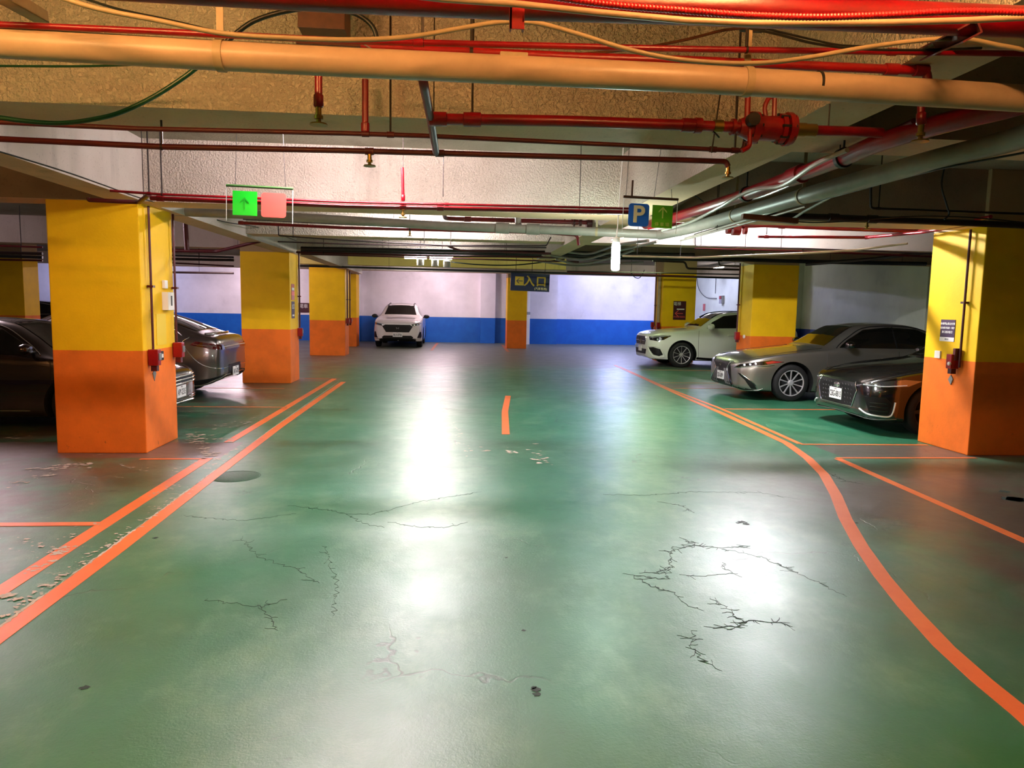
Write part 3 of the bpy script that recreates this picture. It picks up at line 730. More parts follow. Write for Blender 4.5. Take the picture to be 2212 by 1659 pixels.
o = MB().box((-.42, -.03, -.02), (.0, .03, .02)).build('tray_bracket', 'rail_brown'); o.location = aty(1722, 478, 5.4); o.rotation_euler = (0, R(4), R(-6))
tag(o, 'dark flat bracket carrying the slim conduits at right', 'bracket')
cable('grey loose cable crossing down to the dark pipe at right', [(1795,425,5.6),(1740,455,6.0),(1700,476,6.3),(1640,470,6.5)], .011, 'grey_pipe')
pipe('thick black pipe across the right bays', [(1590,463,6.9),(1800,470,6.9),(2212,487,6.9),(2420,496,6.9),(3400,540,6.9)], .032, 'dark_pipe', joints=(1805, 1880), heads=(1878,))
pipe('slim black pipe with an upright end above the thick black pipe', [(1881,398,6.95),(1881,450,6.95),(2212,462,6.95),(2420,470,6.95),(3400,515,6.95)], .012, 'dark_pipe', joints=(1895,), rods=(1896,))
cable('dark knotted cable hanging to the black pipe at right', [(2042,352,6.6),(2034,400,6.6),(2044,440,6.6),(2050,462,6.6),(2040,474,6.6)], .008, 'dark_metal')
cable('thin black cable along the black pipe at right', [(1660,470,6.6),(1740,480,6.6),(1830,478,6.6),(1960,468,6.6),(2100,470,6.6),(2260,486,6.6)], .006, 'black_cable')
pipe('red pipe in the bright gap over the silver sedan', [(1560,490,9.2),(1650,487,9.2),(1790,493,9.2),(1985,500,9.2)], .026, 'red_pipe', joints=(1575, 1610, 1690, 1980))
pipe('upper thin red pipe in the bright gap at right', [(1700,482,9.0),(1990,490,9.0)], .008, 'red_pipe', rods=(1880,))
pipe('second red pipe in the bright gap, forking at right', [(1638,511,9.6),(1870,513,9.6),(1990,502,8.6),(2110,482,7.6)], .02, 'red_pipe', joints=(1655, 1872), rods=(1655,))
pipe('third red pipe bending up towards the right column', [(1985,500,9.0),(2070,482,8.2),(2140,468,7.4)], .02, 'red_pipe')
t = empty('valve', aty(1590, 494, 9.2), 'small red valve in the pipe over the silver sedan', 'valve')
for x_, r_, w_ in ((-.1, .05, .05), (0, .066, .1), (.12, .05, .04)):
    MB().tube([(x_-w_/2, 0, -.02), (x_+w_/2, 0, -.02)], r_, 14).build('segment', 'red_paint', t, smooth=True)
# ---- third beam and beyond, aisle
pipe('dark red pipe with a downturned end under the grey drain pipe', [(515,481,9.9),(740,492,9.9),(1180,503,9.9),(1247,508,9.9),(1250,530,9.9)], .0195, 'red_pipe', joints=(518,), heads=(883,), rods=(1365-480,))
pipe('thin black pipe above the downturned red pipe', [(525,474,9.8),(740,485,9.8),(960,495,9.8)], .006, 'dark_pipe')
pipe('red branch pipe running right behind the grey pipe', [(955,446,8.6),(962,472,9.3),(1200,479,9.3),(1530,487,9.3)], .027, 'red_pipe', joints=(1010, 1240))
t = empty('valve', aty(1290, 482, 9.3), 'dark red valve body left of the blue parking sign', 'valve')
for x_, r_, w_ in ((-.22, .045, .03), (-.12, .075, .04), (0, .07, .2), (.13, .08, .05), (-.3, .05, .02)):
    MB().tube([(x_-w_/2, 0, 0), (x_+w_/2, 0, 0)], r_, 14).build('segment', 'dark_red', t, smooth=True)
for x_ in (-.42, -.33, -.2, -.1, 0): MB().tube([(x_, 0, .02), (x_, 0, .16)], .008, 6).build('bolt', 'dark_red', t)
pipe('black pipe with an elbow left of the aisle, beyond the sign', [(601,485,10.6),(602,509,10.6),(740,519,10.6),(960,530,10.6),(1180,531,10.6),(1190,512,10.6)], .009, 'dark_pipe', joints=(632,), rods=(632, 914))
pipe('thin black twin pipe beyond the sign', [(600,522,11.2),(740,527,11.2),(1180,535,11.2)], .011, 'dark_pipe', rods=(970,))
pipe('dark red pipe along the third beam', [(968,531,12.8),(990,541,12.8),(1190,548,12.8)], .022, 'dark_red')
pipe('far dark red pipe over the tube lamp cluster', [(640,545,14.2),(900,552,14.2),(1230,556,14.2)], .02, 'dark_red', rods=(700, 905))
pipe('dark pipe bundle line over the second left column', [(360,541,13.2),(470,543,13.2),(560,521,12.4)], .03, 'dark_red')
pipe('dark upright pipe between the left columns', [(400,478,11.2),(404,540,11.2)], .035, 'dark_red')
pipe('slim dark pipe with a fitting between the left columns', [(362,462,10.5),(395,475,10.9),(470,478,11.5)], .012, 'dark_pipe')
for i, (y0, y1, Y, r_, x0, x1, m_) in enumerate(((551,556,16.2,.022,355,505,'black_plastic'),(559,562,17.5,.03,355,505,'dark_pipe'),(567,575,18.2,.018,355,505,'dark_red'),(588,590,21.5,.03,355,505,'dark_pipe'),
        (541,557,14.4,.03,650,1560,'dark_pipe'),(546,563,15.0,.022,650,1560,'black_plastic'),(549,566,14.6,.014,650,1250,'dark_red'),(536,550,13.9,.03,650,1500,'dark_pipe'),(586,593,18.3,.016,1225,1600,'black_plastic'),(574,601,21.3,.028,640,1600,'black_plastic'),(588,597,20.4,.02,1225,1500,'dark_red'),
        (546,548,14.8,.03,0,92,'dark_pipe'),(553,556,15.8,.03,0,92,'black_plastic'),(561,563,17.0,.02,0,92,'dark_red'),(531,534,13.6,.016,0,92,'dark_red'))):
    nm = ('left bays', 'left bays, second line', 'left bays, third line', 'left bays, lowest line', 'middle of the hall', 'middle of the hall, second line', 'middle of the hall, upper line', 'middle of the hall, thick line', 'middle of the hall, below the hanging lamp', 'lowest line above the far wall', 'above the entrance sign', 'far left edge', 'far left edge, second line', 'far left edge, third line', 'far left edge, upper line')[i]
    pipe('distant dark ceiling pipe, '+nm, [(x0, y0, Y), (x1, y1, Y)], r_, m_, rods=((x0+x1)//2,) if i % 2 == 0 else (), n=8)
pipe('pale grey conduit left of the far yellow column', [(1345,553,9.6),(1500,557,9.6),(1610,552,9.2),(1740,547,8.9),(1850,540,8.6),(1960,526,8.0)], .013, 'pvc_pipe')
pipe('black pipe with an elbow at right, over the white crossover', [(1502,512,11.4),(1502,531,11.4),(1740,537,11.4),(2045,549,11.4)], .012, 'dark_pipe', joints=(1515,), rods=(1515, 1610, 1688))
pipe('lower black pipe at right, over the white crossover', [(1500,537,11.6),(1740,543,11.6),(2045,556,11.6)], .017, 'dark_red', rods=(1735,))
pipe('thick dark pipe at right above the shaded column', [(1560,560,14.6),(1740,565,14.6),(2000,570,14.6)], .04, 'black_plastic', n=10)
pipe('dark bundle pipe reaching the right column top', [(1740,571,13.0),(1880,560,12.4),(2045,540,11.5)], .03, 'dark_pipe')
pipe('dark zigzag pipe above the shaded column at right', [(1410,563,17.0),(1480,566,17.0),(1484,580,17.0),(1620,583,17.0)], .025, 'dark_pipe')
pipe('dark lower zigzag pipe above the shaded column at right', [(1500,560,16.2),(1552,562,16.2),(1554,573,16.2),(1620,576,16.2)], .018, 'dark_pipe')
for i, (pts, nm) in enumerate((([(1200,540,13.2),(1270,548,13.2),(1330,530,11.5),(1400,520,10.0)], 'uppermost'), ([(1190,552,13.6),(1260,560,13.4),(1320,545,12.5),(1420,522,10.6)], 'second'), ([(1200,560,13.8),(1250,570,13.8),(1310,560,13.4),(1370,540,12.2)], 'lowest'),
        ([(1150,562,15.0),(1240,574,15.0),(1310,570,15.0),(1390,566,15.0)], 'farthest'))):
    cable('grey sagging cable left of the hanging lamp, %s of the bundle' % nm, pts, .022, 'grey_pipe', 6)
cable('black sagging cable in front of the cream beam', [(975,566,17.2),(1040,572,17.2),(1120,572,17.2),(1220,560,17.2)], .016, 'black_cable', 6)
cable('small black looped cable over the far wall, right of the lamp', [(1362,586,20),(1370,598,20),(1380,601,20),(1388,592,20),(1392,583,20)], .012, 'black_cable', 6)
# ---- loose cables near the camera
cable('dark green hose curving down at the left edge', [(-60,246,3.15),(0,254,3.15),(60,262,3.15),(130,266,3.15),(200,258,3.15),(260,243,3.15),(330,210,3.15),(390,172,3.15),(430,142,3.15),(475,105,3.15),(510,72,3.15)], .0095, 'green_cable', 12)
cable('thick black cable arching under the top red pipe', [(488,92,3.05),(510,72,3.05),(550,45,3.05),(610,26,3.05),(680,17,3.05),(740,22,3.05),(780,36,3.05),(805,58,3.05),(814,82,3.05)], .0095, 'black_cable', 12)
cable('long tan flexible conduit weaving across the top', [(60,-30,2.45),(200,16,2.45),(340,44,2.45),(480,72,2.45),(620,82,2.45),(760,86,2.45),(880,80,2.45),(990,62,2.45),(1080,48,2.45),(1160,50,2.45),(1250,74,2.45),(1350,105,2.45),(1450,126,2.45),(1560,136,2.45),(1660,135,2.45),(1760,122,2.45),(1860,104,2.45),(1980,88,2.45),(2080,84,2.45),(2160,98,2.45),(2260,116,2.45)], .0078, 'conduit', 10)
cable('black cable crossing down from the top left', [(150,-14,2.9),(250,18,2.9),(360,42,2.9),(470,68,2.9)], .0045, 'black_cable')
cable('brown twin cable resting over the tan pipe', [(640,92,3.05),(790,100,3.05),(880,108,3.05),(980,118,3.05),(1110,124,3.05),(1240,118,3.05),(1380,104,3.05),(1480,86,3.05),(1560,66,3.05),(1616,60,3.05)], .006, 'rail_brown')
cable('thin pale wire above the tan pipe', [(786,96,2.75),(815,112,2.75),(836,121,2.75),(880,112,2.75),(960,113,2.75)], .0025, 'galv')
cable('black cable sagging to the right of the cable joint', [(1616,60,2.6),(1680,74,2.6),(1760,94,2.6),(1860,106,2.6),(1990,108,2.6),(2120,104,2.6)], .005, 'black_cable')
cable('second black cable to the right of the cable joint', [(1640,58,2.6),(1740,82,2.6),(1820,98,2.6),(1900,99,2.6)], .004, 'black_cable')
cable('thin dark cable behind the tan pipe at left', [(-40,142,3.6),(60,143,3.6),(180,143,3.6),(320,139,3.6)], .0055, 'green_cable')
o = MB().box((-.05, -.02, -.012), (.05, .02, .012)).build('cable_joint', 'black_plastic', bevel=.004); o.location = aty(1625, 61, 3.1)
tag(o, 'black taped cable joint under the ceiling at right', 'cable joint')
o = MB().box((-.055, -.03, -.012), (.045, .03, .02)).build('pipe_bracket', 'conduit', bevel=.004); o.location = aty(1112, 130, 2.7)
tag(o, 'small tan bracket clipped on top of the tan pipe', 'bracket')
cable('black wire running along the long left ceiling beam', [(-20,322,5.2),(150,374,6.0),(310,430,7.5),(380,447,8.6)], .006, 'black_cable')
cable('thin wire dangling along the far left beam', [(380,447,9.6),(480,478,10.2),(560,492,11.5),(640,520,13.6)], .007, 'black_cable')
cable('thin looping wire above the parking sign', [(1425,318,6.9),(1436,335,6.9),(1430,360,6.9),(1430,414,6.9),(1440,418,6.9),(1490,418,6.9),(1520,436,6.9)], .005, 'black_cable')
# column pipes with alarm boxes
def colpipe(label, pts, r, m):
    W = pts; t = empty('pipe', W[0], label, 'pipe'); O = t.location
    MB().tube([V(q)-O for q in fillet(W, .04)], r, 8).build('run', m, t, smooth=True)
    for z_ in (1.75,): MB().box((-.03, -.03, z_-.012), (.03, .03, z_+.012), Matrix.Translation((W[-1][0]-O.x, W[-1][1]-O.y, -O.z))).build('clip', m, t)
    return t
def alarm(label, p, mm=None):
    t = empty('alarm_box', p, label, 'alarm box', 'alarm boxes on the columns')
    MB().box((-.05, -.045, 0), (.05, .045, .17)).build('case', 'red_paint', t, bevel=.008)
    MB().box((.051, -.03, .06), (.062, .03, .13)).build('cover', 'galv', t, bevel=.002)
    MB().box((-.03, -.03, -.06), (.03, .03, 0)).build('bracket', 'dark_red', t)
    return t
colpipe('dark red slim pipe down the lit side of the first left column', [V((-3.13,7.95,2.58)), V((-3.13,7.95,1.06))], .013, 'dark_red')
colpipe('dark red slim pipe on the far edge of the first left column', [V((-3.13,8.62,2.58)), V((-3.13,8.62,1.12))], .013, 'dark_red')
alarm('red alarm box on the near edge of the first left column', V((-3.11,7.93,.92)))
alarm('red alarm box on the far edge of the first left column', V((-3.11,8.62,.96)))
t = empty('meter_box', V((-3.17,8.42,1.5)), 'white meter box on the side of the first left column', 'box')
MB().box((0, -.09, 0), (.07, .09, .2)).build('case', 'white_plastic', t, bevel=.006); MB().box((.071, -.015, .05), (.075, .015, .16)).build('slot', 'dark_metal', t)
MB().box((0, -.07, .24), (.03, .02, .33)).build('socket', 'white_plastic', t, bevel=.004)
o = MB().box((0, -.13, 0), (.006, .13, .34)).build('hatch', mat('hatch_yellow', (240, 200, 14), .45)); o.location = (-3.17, 8.28, 1.12); tag(o, 'flat yellow hatch on the side of the first left column', 'hatch')
t = empty('switch', V((-3.17,8.26,.95)), 'small dark switch plate on the first left column', 'switch')
MB().box((0, -.045, 0), (.012, .045, .1)).build('plate', 'dark_metal', t, bevel=.003); MB().box((.0125, -.02, .03), (.018, .02, .07)).build('button', 'white_plastic', t)
colpipe('dark slim pipe on the far edge of the second left column', [V((-3.13,15.5,2.66)), V((-3.13,15.5,1.1))], .018, 'dark_red')
alarm('red alarm box on the second left column', V((-3.12,15.5,.92)))
colpipe('dark slim pipe on the third left column', [V((-3.2,23.1,2.75)), V((-3.2,23.1,1.15))], .02, 'dark_red')
colpipe('second dark slim pipe on the third left column', [V((-3.2,23.7,2.75)), V((-3.2,23.7,1.15))], .02, 'dark_red')
alarm('red alarm box on the near edge of the third left column', V((-3.19,23.1,1.0)))
alarm('red alarm box on the far edge of the third left column', V((-3.19,23.7,1.0)))
colpipe('dark red pipe down the lit face of the right column', [V((5.91,7.9,2.58)), V((5.91,7.9,1.0))], .014, 'dark_red')
t = alarm('dark alarm box with a white lamp on the right column', V((5.88,7.98,.98)))
MB().lathe([(.001, .03), (.022, .02), (.022, 0)], 12, frame((-.052, -.03, .06), (0, 1, 0), (0, 0, 1)) @ Matrix.Rotation(math.pi, 4, 'Y')).build('lamp', 'white_plastic', t, smooth=True)
MB().box((-.02, -.06, .1), (.05, -.02, .24)).build('relay', 'dark_red', t, bevel=.004)
o = MB().box((-.02, -.05, 0), (0, .05, .09)).build('switch', 'white_plastic', bevel=.004); o.location = (5.95, 8.33, 1.08); tag(o, 'white switch box on the lit face of the right column', 'switch')
o = MB().prism([(0, -.04, .03), (0, 0, .08), (0, .04, .02), (0, -.01, -.04)], None, (.012, 0, 0)).build('torn_plate', 'galv'); o.location = (5.936, 8.07, .82); tag(o, 'torn metal plate below the alarm box on the right column', 'plate')
o = MB().prism([(0, -.05, .03), (0, 0, .07), (0, .04, .02), (0, -.01, -.06)], None, (.006, 0, 0)).build('torn_plate', 'galv'); o.location = (-3.17, 8.06, .8); tag(o, 'torn grey patch below the alarm box on the first left column', 'plate')
colpipe('dark slim pipe on the left edge of the striped yellow column', [V((6.38,15.65,2.66)), V((6.38,15.65,1.1))], .018, 'dark_red')
alarm('red alarm box on the striped yellow column', V((6.37,15.6,.98)))
o = MB().lathe([(.001, 0), (.04, .005), (.04, .03)], 14, frame((0, 0, 0), (0, 1, 0), (0, 0, 1)) @ Matrix.Rotation(math.pi, 4, 'Y') ).build('button', 'white_plastic', smooth=True); o.location = (6.415, 15.28, 1.06); tag(o, 'round white button on the striped yellow column', 'button')
colpipe('brown slim pipe on the corner of the dim poster column', [V((6.5,22.2,2.8)), V((6.5,22.2,.2))], .05, 'conduit')
colpipe('dark red slim pipe on the dim poster column', [V((6.5,22.6,2.8)), V((6.5,22.6,1.1))], .02, 'dark_red')
alarm('left red alarm box on the dim poster column', V((6.47,22.75,1.05)))
alarm('right red alarm box on the dim poster column', V((6.47,22.1,1.05)))
# grey downpipe beside the central column
t = empty('downpipe', V((3.35,31.7,0)), 'pale downpipe on the far wall beside the central column', 'pipe')
MB().tube([(0, 0, 0), (0, 0, SLAB)], .16, 16).build('run', 'white_plastic', t, smooth=True); MB().tube([(0, 0, 1.3), (0, 0, 1.42)], .175, 16).build('collar', 'galv', t, smooth=True)
# extinguisher-like call point on the far wall
q = atx(1556, 645, 10.88); t = empty('call_point', q, 'small red call point on the wall behind the white crossover', 'call point')
MB().box((0, -.14, -.2), (.12, .14, .12)).build('case', 'galv', t, bevel=.01); MB().box((-.02, -.1, -.02), (0, .1, .1)).build('front', 'red_paint', t)
def cablex(label, pts, X, r):
    W = [atx(a_, b_, X) for a_, b_ in pts]; S_ = smooth_pts(W, 8); o = MB().tube([q-W[0] for q in S_], r, 8).build('cable', 'black_cable', smooth=True); o.location = W[0]; tag(o, label, 'cable')
cablex('thin black wire swinging on the wall behind the white crossover', [(1505,600),(1510,625),(1525,642),(1548,645)], 10.95, .013)
cablex('straight black wire down the wall behind the white crossover', [(1547,588),(1546,610),(1545,634)], 10.97, .012)
# ================================================================== SIGNS
def plate(name, cx, cz, w, h, m, t, y=0, d=.004, r=0):
    n = 6; pts = []
    if r:
        for (sx, sz, a0) in ((1, 1, 0), (-1, 1, 90), (-1, -1, 180), (1, -1, 270)):
            for j in range(n+1):
                a_ = R(a0+90*j/n); pts.append((cx+sx*(w/2-r)+r*math.cos(a_), y, cz+sz*(h/2-r)+r*math.sin(a_)))
    else: pts = [(cx-w/2, y, cz-h/2), (cx+w/2, y, cz-h/2), (cx+w/2, y, cz+h/2), (cx-w/2, y, cz+h/2)]
    return MB().prism(pts, None, (0, -d, 0)).build(name, m, t)
def arrow(name, cx, cz, s, m, t, y, ang=0, th=.22, d=.002):
    mb = MB(); M = Matrix.Translation((cx, y, cz)) @ Matrix.Rotation(-R(ang), 4, 'Y')
    a_ = s; h = th*s
    mb.prism([(-h/2, 0, -a_), (h/2, 0, -a_), (h/2, 0, a_*.6), (-h/2, 0, a_*.6)], None, (0, -d, 0), M)
    for sg in (1, -1):
        mb.prism([(0, 0, a_), (0, 0, a_-h*1.4), (sg*a_*.75, 0, a_*.02-h*.3), (sg*a_*.75, 0, a_*.02+h*1.0)], None, (0, -d*1.1, 0), M)
    return mb.build(name, m, t)
# left hanging acrylic sign
c = aty(561, 441, 5.9); t = empty('hanging_sign', c, 'clear hanging sign with a green arrow square and a salmon square', 'sign'); t.rotation_euler = (0, R(1.2), 0); t.scale = (.843,)*3; HZ = (SLAB-c.z)/.843
S = 7.0/FPX
MB().box((-.299, -.004, -.165), (.299, .004, .145)).build('panel', 'acrylic', t)
for s_ in (-1, 1): MB().box((s_*.299-.002, -.005, -.165), (s_*.299+.002, .005, .145)).build('edge', 'acrylic_edge', t)
MB().tube([(-.3, 0, .155), (.3, 0, .155)], .012, 10).build('rail', 'rail_green', t, smooth=True)
plate('green_square', -.131, 0, .22, .22, 'sign_green_bright', t, -.005)
arrow('arrow', -.133, .0, .055, 'sign_green_arrow', t, -.0095)
plate('salmon_square', .128, -.005, .226, .222, 'sign_salmon', t, -.005, r=.03)
for x0, x1 in ((-.22, -.2), (.23, .19)): MB().tube([(x0, 0, .16), (x1, 0, HZ)], .0022, 6).build('wire', 'dark_metal', t)
# right hanging sign
c = aty(1404, 466, 6.0); t = empty('hanging_sign', c, 'clear hanging sign with blue P square and green arrow square', 'sign'); t.rotation_euler = (0, R(1.2), 0); t.scale = (.845,)*3; HZ = (SLAB-c.z)/.845
MB().box((-.27, -.004, -.165), (.27, .004, .165)).build('panel', 'acrylic', t)
for s_ in (-1, 1): MB().box((s_*.27-.002, -.005, -.165), (s_*.27+.002, .005, .165)).build('edge', 'acrylic_edge', t)
MB().tube([(-.275, 0, .17), (.275, 0, .17)], .013, 10).build('rail', 'rail_brown', t, smooth=True)
plate('blue_square', -.115, .0, .205, .22, 'sign_blue', t, -.005, r=.03)
text_mesh('letter_p', 'P', .225, 'sign_cream', t, Matrix.Translation((-.118, -.0105, .0)) @ Matrix.Rotation(R(90), 4, 'X'), .001, bold=.006, sx=1.05)
plate('green_square', .122, -.005, .205, .22, 'sign_green', t, -.005)
arrow('arrow', .124, .035, .055, 'sign_lime', t, -.0095)
text_mesh('caption', '停 車 場', .042, 'sign_lime', t, Matrix.Translation((.122, -.0105, -.082)) @ Matrix.Rotation(R(90), 4, 'X'), .0006)
for x0, x1 in ((-.25, -.24), (.03, .1), (.21, .13)): MB().tube([(x0, 0, .17), (x1, 0, HZ)], .0025, 6).build('wire', 'dark_metal', t)
MB().box((-.2, -.01, .17), (-.185, .01, .33)).build('strap', 'rail_brown', t)
# entrance sign
c = aty(1145, 610, 22.2); t = empty('entrance_sign', c, 'dark blue hanging entrance sign with yellow characters and an arrow', 'sign'); t.rotation_euler = (0, R(1.3), 0)
MB().box((-.6, -.02, -.27), (.6, .02, .27)).build('board', 'sign_navy', t, bevel=.004)
plate('arrow_square', -.33, .03, .27, .27, 'sign_yellow', t, -.021, .004)
arrow('arrow', -.33, .03, .10, 'sign_navy', t, -.026, ang=90, d=.004)
RX = Matrix.Rotation(R(90), 4, 'X')
text_mesh('character', '入', .34, 'sign_yellow', t, Matrix.Translation((-.03, -.028, .02)) @ RX, .002, bold=.008)
text_mesh('character', '口', .34, 'sign_yellow', t, Matrix.Translation((.34, -.028, .02)) @ RX, .002, bold=.008)
text_mesh('caption', '(汽車專用)', .085, 'sign_cream', t, Matrix.Translation((.33, -.028, -.19)) @ RX, .002, sx=1.0)
for s_ in (-.45, .05, .45): MB().tube([(s_, 0, .27), (s_, 0, SLAB-c.z)], .008, 6).build('wire', 'dark_metal', t)
# column notices
def side_poster(label, p, w, h, m, nx, rows, foot=None, name='notice', txt='white_print'):
    # on a face whose outward normal is (nx,0,0)
    t = empty(name, p, label, 'notice')
    t.rotation_euler = (0, 0, R(90) if nx > 0 else R(-90))
    plate('sheet', 0, 0, w, h, m, t, 0, .006)
    for (s_, z_, sz, m_) in rows: text_mesh('text_line', s_, sz, m_ or txt, t, Matrix.Translation((0, -.0075, z_)) @ RX, .0006, bold=.0008)
    if foot: plate('foot_strip', 0, -h/2+foot/2, w, foot, 'white_print', t, -.006, .0012)
    return t
t = side_poster('purple notice with white text on the lit face of the right column', V((5.95, 8.2, 1.42)), .25, .26, 'sign_purple', -1,
    [('停車場內禁止吸煙', .08, .031, None), ('請勿亂丟垃圾・紙屑', .03, .027, None), ('違者依法告發', -.02, .031, None)], .05)
text_mesh('foot_text', '敬啟者', .022, 'dark_metal', t, Matrix.Translation((0, -.0078, -.105)) @ RX, .0006)
t = side_poster('reddish notice on the lit side of the second left column, upper', V((-3.17, 15.05, 1.83)), .28, .32, 'sign_red', 1, [], None)
plate('bar', 0, .06, .2, .05, 'white_print', t, -.007, .001); plate('band', 0, -.03, .26, .08, 'sign_salmon', t, -.007, .001)
t = side_poster('dark purple notice below the reddish one on the second left column', V((-3.17, 15.05, 1.47)), .28, .34, 'sign_purple', 1, [('出口', .06, .11, None)], None)
plate('bar', 0, -.11, .18, .035, 'white_print', t, -.007, .001)
t = empty('notice', V((7.1, 22.0, 1.6)), 'maroon poster with pale lettering on the dim column behind the white crossover', 'notice')
plate('sheet', 0, 0, .4, .58, 'sign_maroon', t, 0, .006)
text_mesh('text_line', '電梯', .12, 'white_print', t, Matrix.Translation((-.08, -.0075, .2)) @ RX, .0008); plate('bar', .03, .04, .24, .035, 'white_print', t, -.007, .001)
arrow('arrow', -.02, -.09, .13, 'sign_salmon', t, -.007, ang=90, th=.16)
text_mesh('text_line', '內有監視錄影', .062, 'sign_salmon', t, Matrix.Translation((.0, -.0075, -.2)) @ RX, .0008)
q = atx(1521, 664, 10.985); t = empty('notice', q, 'small red lettering on the wall behind the white crossover', 'notice'); t.rotation_euler = (0, 0, R(-90))
plate('sheet', 0, 0, .25, .3, 'sign_red', t, 0, .01)
t = empty('notice', V((-4.0, 32.3, aty(655, 665, 32).z)), 'narrow maroon notice on the far wall beside the second left column', 'notice')
t.location.x = aty(655, 665, 32.25).x
plate('sheet', 0, 0, .5, .42, 'sign_maroon', t, 0, .012); text_mesh('text_line', '開車', .2, 'white_print', t, Matrix.Translation((0, -.014, .06)) @ RX, .001)
# ================================================================== CARS
def paint(name, col, metal=.0, rough=.3, coat=1.0):
    m = mat(name, col, rough, metal=metal, coat=coat); return m
paint('paint_silver', (150, 145, 137), .85, .34)
paint('paint_white', (226, 228, 222), .0, .3)
paint('paint_white_warm', (232, 224, 220), .0, .3)
paint('paint_black', (5, 4, 6), .0, .25)
paint('paint_brown_black', (34, 24, 26), .5, .26)
paint('paint_grey', (98, 88, 84), .85, .30)
mat('car_glass', (5, 5, 5), .04, spec=.8, coat=1)
mat('car_trim', (8, 8, 8), .45, spec=.3)
mat('car_gloss_black', (6, 6, 6), .12, coat=1)
mat('tyre', (14, 13, 13), .75)
mat('chrome', (225, 225, 225), .12, metal=1)
mat('rim_dark', (40, 40, 42), .4, metal=.3)
mat('rim_silver', (190, 188, 190), .35, metal=.45)
mat('lamp_glass', (150, 155, 160), .05, metal=.85, coat=1)
mat('lamp_lens', (220, 225, 232), .08, metal=.2, coat=1)
mat('lamp_amber', (160, 40, 40), .1, coat=1)
mat('lamp_red', (70, 4, 8), .08, coat=1)
mat('under_black', (5, 5, 5), .8)
mat('plate_white', (238, 238, 236), .4)
mat('plate_ink', (14, 14, 16), .5)
SED = [(0,.30,.50,.48,.62,.47,.66,.38,.02),(.04,.24,.68,.50,.66,.62,.71,.48,.02),(.13,.20,.80,.52,.71,.74,.76,.56,.025),(.30,.18,.895,.55,.76,.83,.82,.62,.035),(.60,.17,.925,.58,.82,.875,.88,.66,.035),
 (.95,.17,.93,.60,.865,.885,.925,.68,.035),(1.40,.17,.93,.60,.905,.885,.97,.70,.03),(1.62,.17,.93,.60,.92,.885,1.0,.72,.03),(1.80,.17,.93,.6,.93,.885,1.10,.66,.035),(2.02,.17,.93,.6,.935,.88,1.245,.61,.04),(2.34,.17,.93,.6,.945,.88,1.40,.56,.05),
 (2.9,.17,.93,.6,.955,.88,1.445,.56,.05),(3.45,.17,.93,.6,.965,.88,1.405,.56,.05),(3.95,.17,.93,.6,.975,.87,1.25,.56,.045),(4.35,.18,.925,.62,.975,.85,1.085,.62,.035),(4.72,.24,.88,.62,.955,.80,1.05,.64,.03),(4.92,.32,.78,.62,.90,.70,.985,.58,.03),(4.98,.42,.62,.62,.80,.55,.88,.45,.02)]
SUV = [(0,.34,.50,.62,.80,.50,.87,.42,.02),(.05,.27,.70,.62,.86,.66,.93,.52,.02),(.15,.23,.82,.62,.91,.77,.985,.60,.03),(.35,.21,.895,.62,.955,.845,1.03,.66,.035),(.88,.2,.915,.63,1.01,.875,1.085,.70,.035),(1.30,.2,.917,.63,1.045,.875,1.115,.72,.03),
 (1.48,.2,.917,.63,1.06,.872,1.15,.72,.03),(1.66,.2,.917,.63,1.065,.87,1.26,.66,.035),(1.90,.2,.917,.63,1.07,.87,1.42,.61,.04),(2.18,.2,.917,.63,1.075,.87,1.555,.58,.05),(2.65,.2,.917,.63,1.085,.87,1.605,.58,.05),(3.3,.2,.917,.63,1.10,.87,1.60,.57,.05),(3.85,.2,.915,.64,1.115,.86,1.54,.55,.05),(4.15,.24,.895,.66,1.11,.83,1.36,.56,.04),(4.33,.32,.84,.66,1.04,.75,1.14,.58,.03),(4.41,.42,.7,.64,.92,.62,1.0,.48,.02)]
FAST = [(0,.30,.50,.46,.60,.47,.66,.38,.02),(.05,.24,.70,.50,.65,.64,.71,.50,.02),(.18,.20,.84,.54,.72,.77,.78,.58,.03),(.45,.18,.92,.58,.80,.85,.88,.64,.04),(.95,.17,.945,.62,.88,.89,.96,.68,.04),(1.35,.17,.945,.62,.92,.89,1.02,.70,.035),(1.6,.17,.945,.62,.94,.89,1.12,.66,.035),
 (2.1,.17,.945,.62,.955,.88,1.38,.58,.045),(2.7,.17,.945,.62,.97,.88,1.48,.56,.05),(3.3,.17,.945,.62,.99,.88,1.44,.56,.05),(3.8,.17,.945,.62,1.0,.88,1.31,.58,.045),(4.2,.20,.935,.64,1.0,.86,1.165,.62,.04),(4.48,.26,.89,.66,.985,.82,1.07,.66,.03),(4.62,.32,.83,.66,.95,.76,1.035,.66,.025),(4.69,.38,.76,.60,.86,.72,.96,.6,.02),(4.72,.44,.62,.56,.74,.58,.82,.5,.02)]
def crom(p, t):
    p0, p1, p2, p3 = p
    return tuple(.5*((2*b)+(c-a)*t+(2*a-5*b+4*c-d)*t*t+(3*b-a-3*c+d)*t**3) for a, b, c, d in zip(p0, p1, p2, p3))
def dens(pts, n):
    out = []
    for i in range(len(pts)-1):
        P4 = (pts[max(i-1, 0)], pts[i], pts[i+1], pts[min(i+2, len(pts)-1)])
        for j in range(n): out.append(crom(P4, j/n))
    out.append(pts[-1]); return out
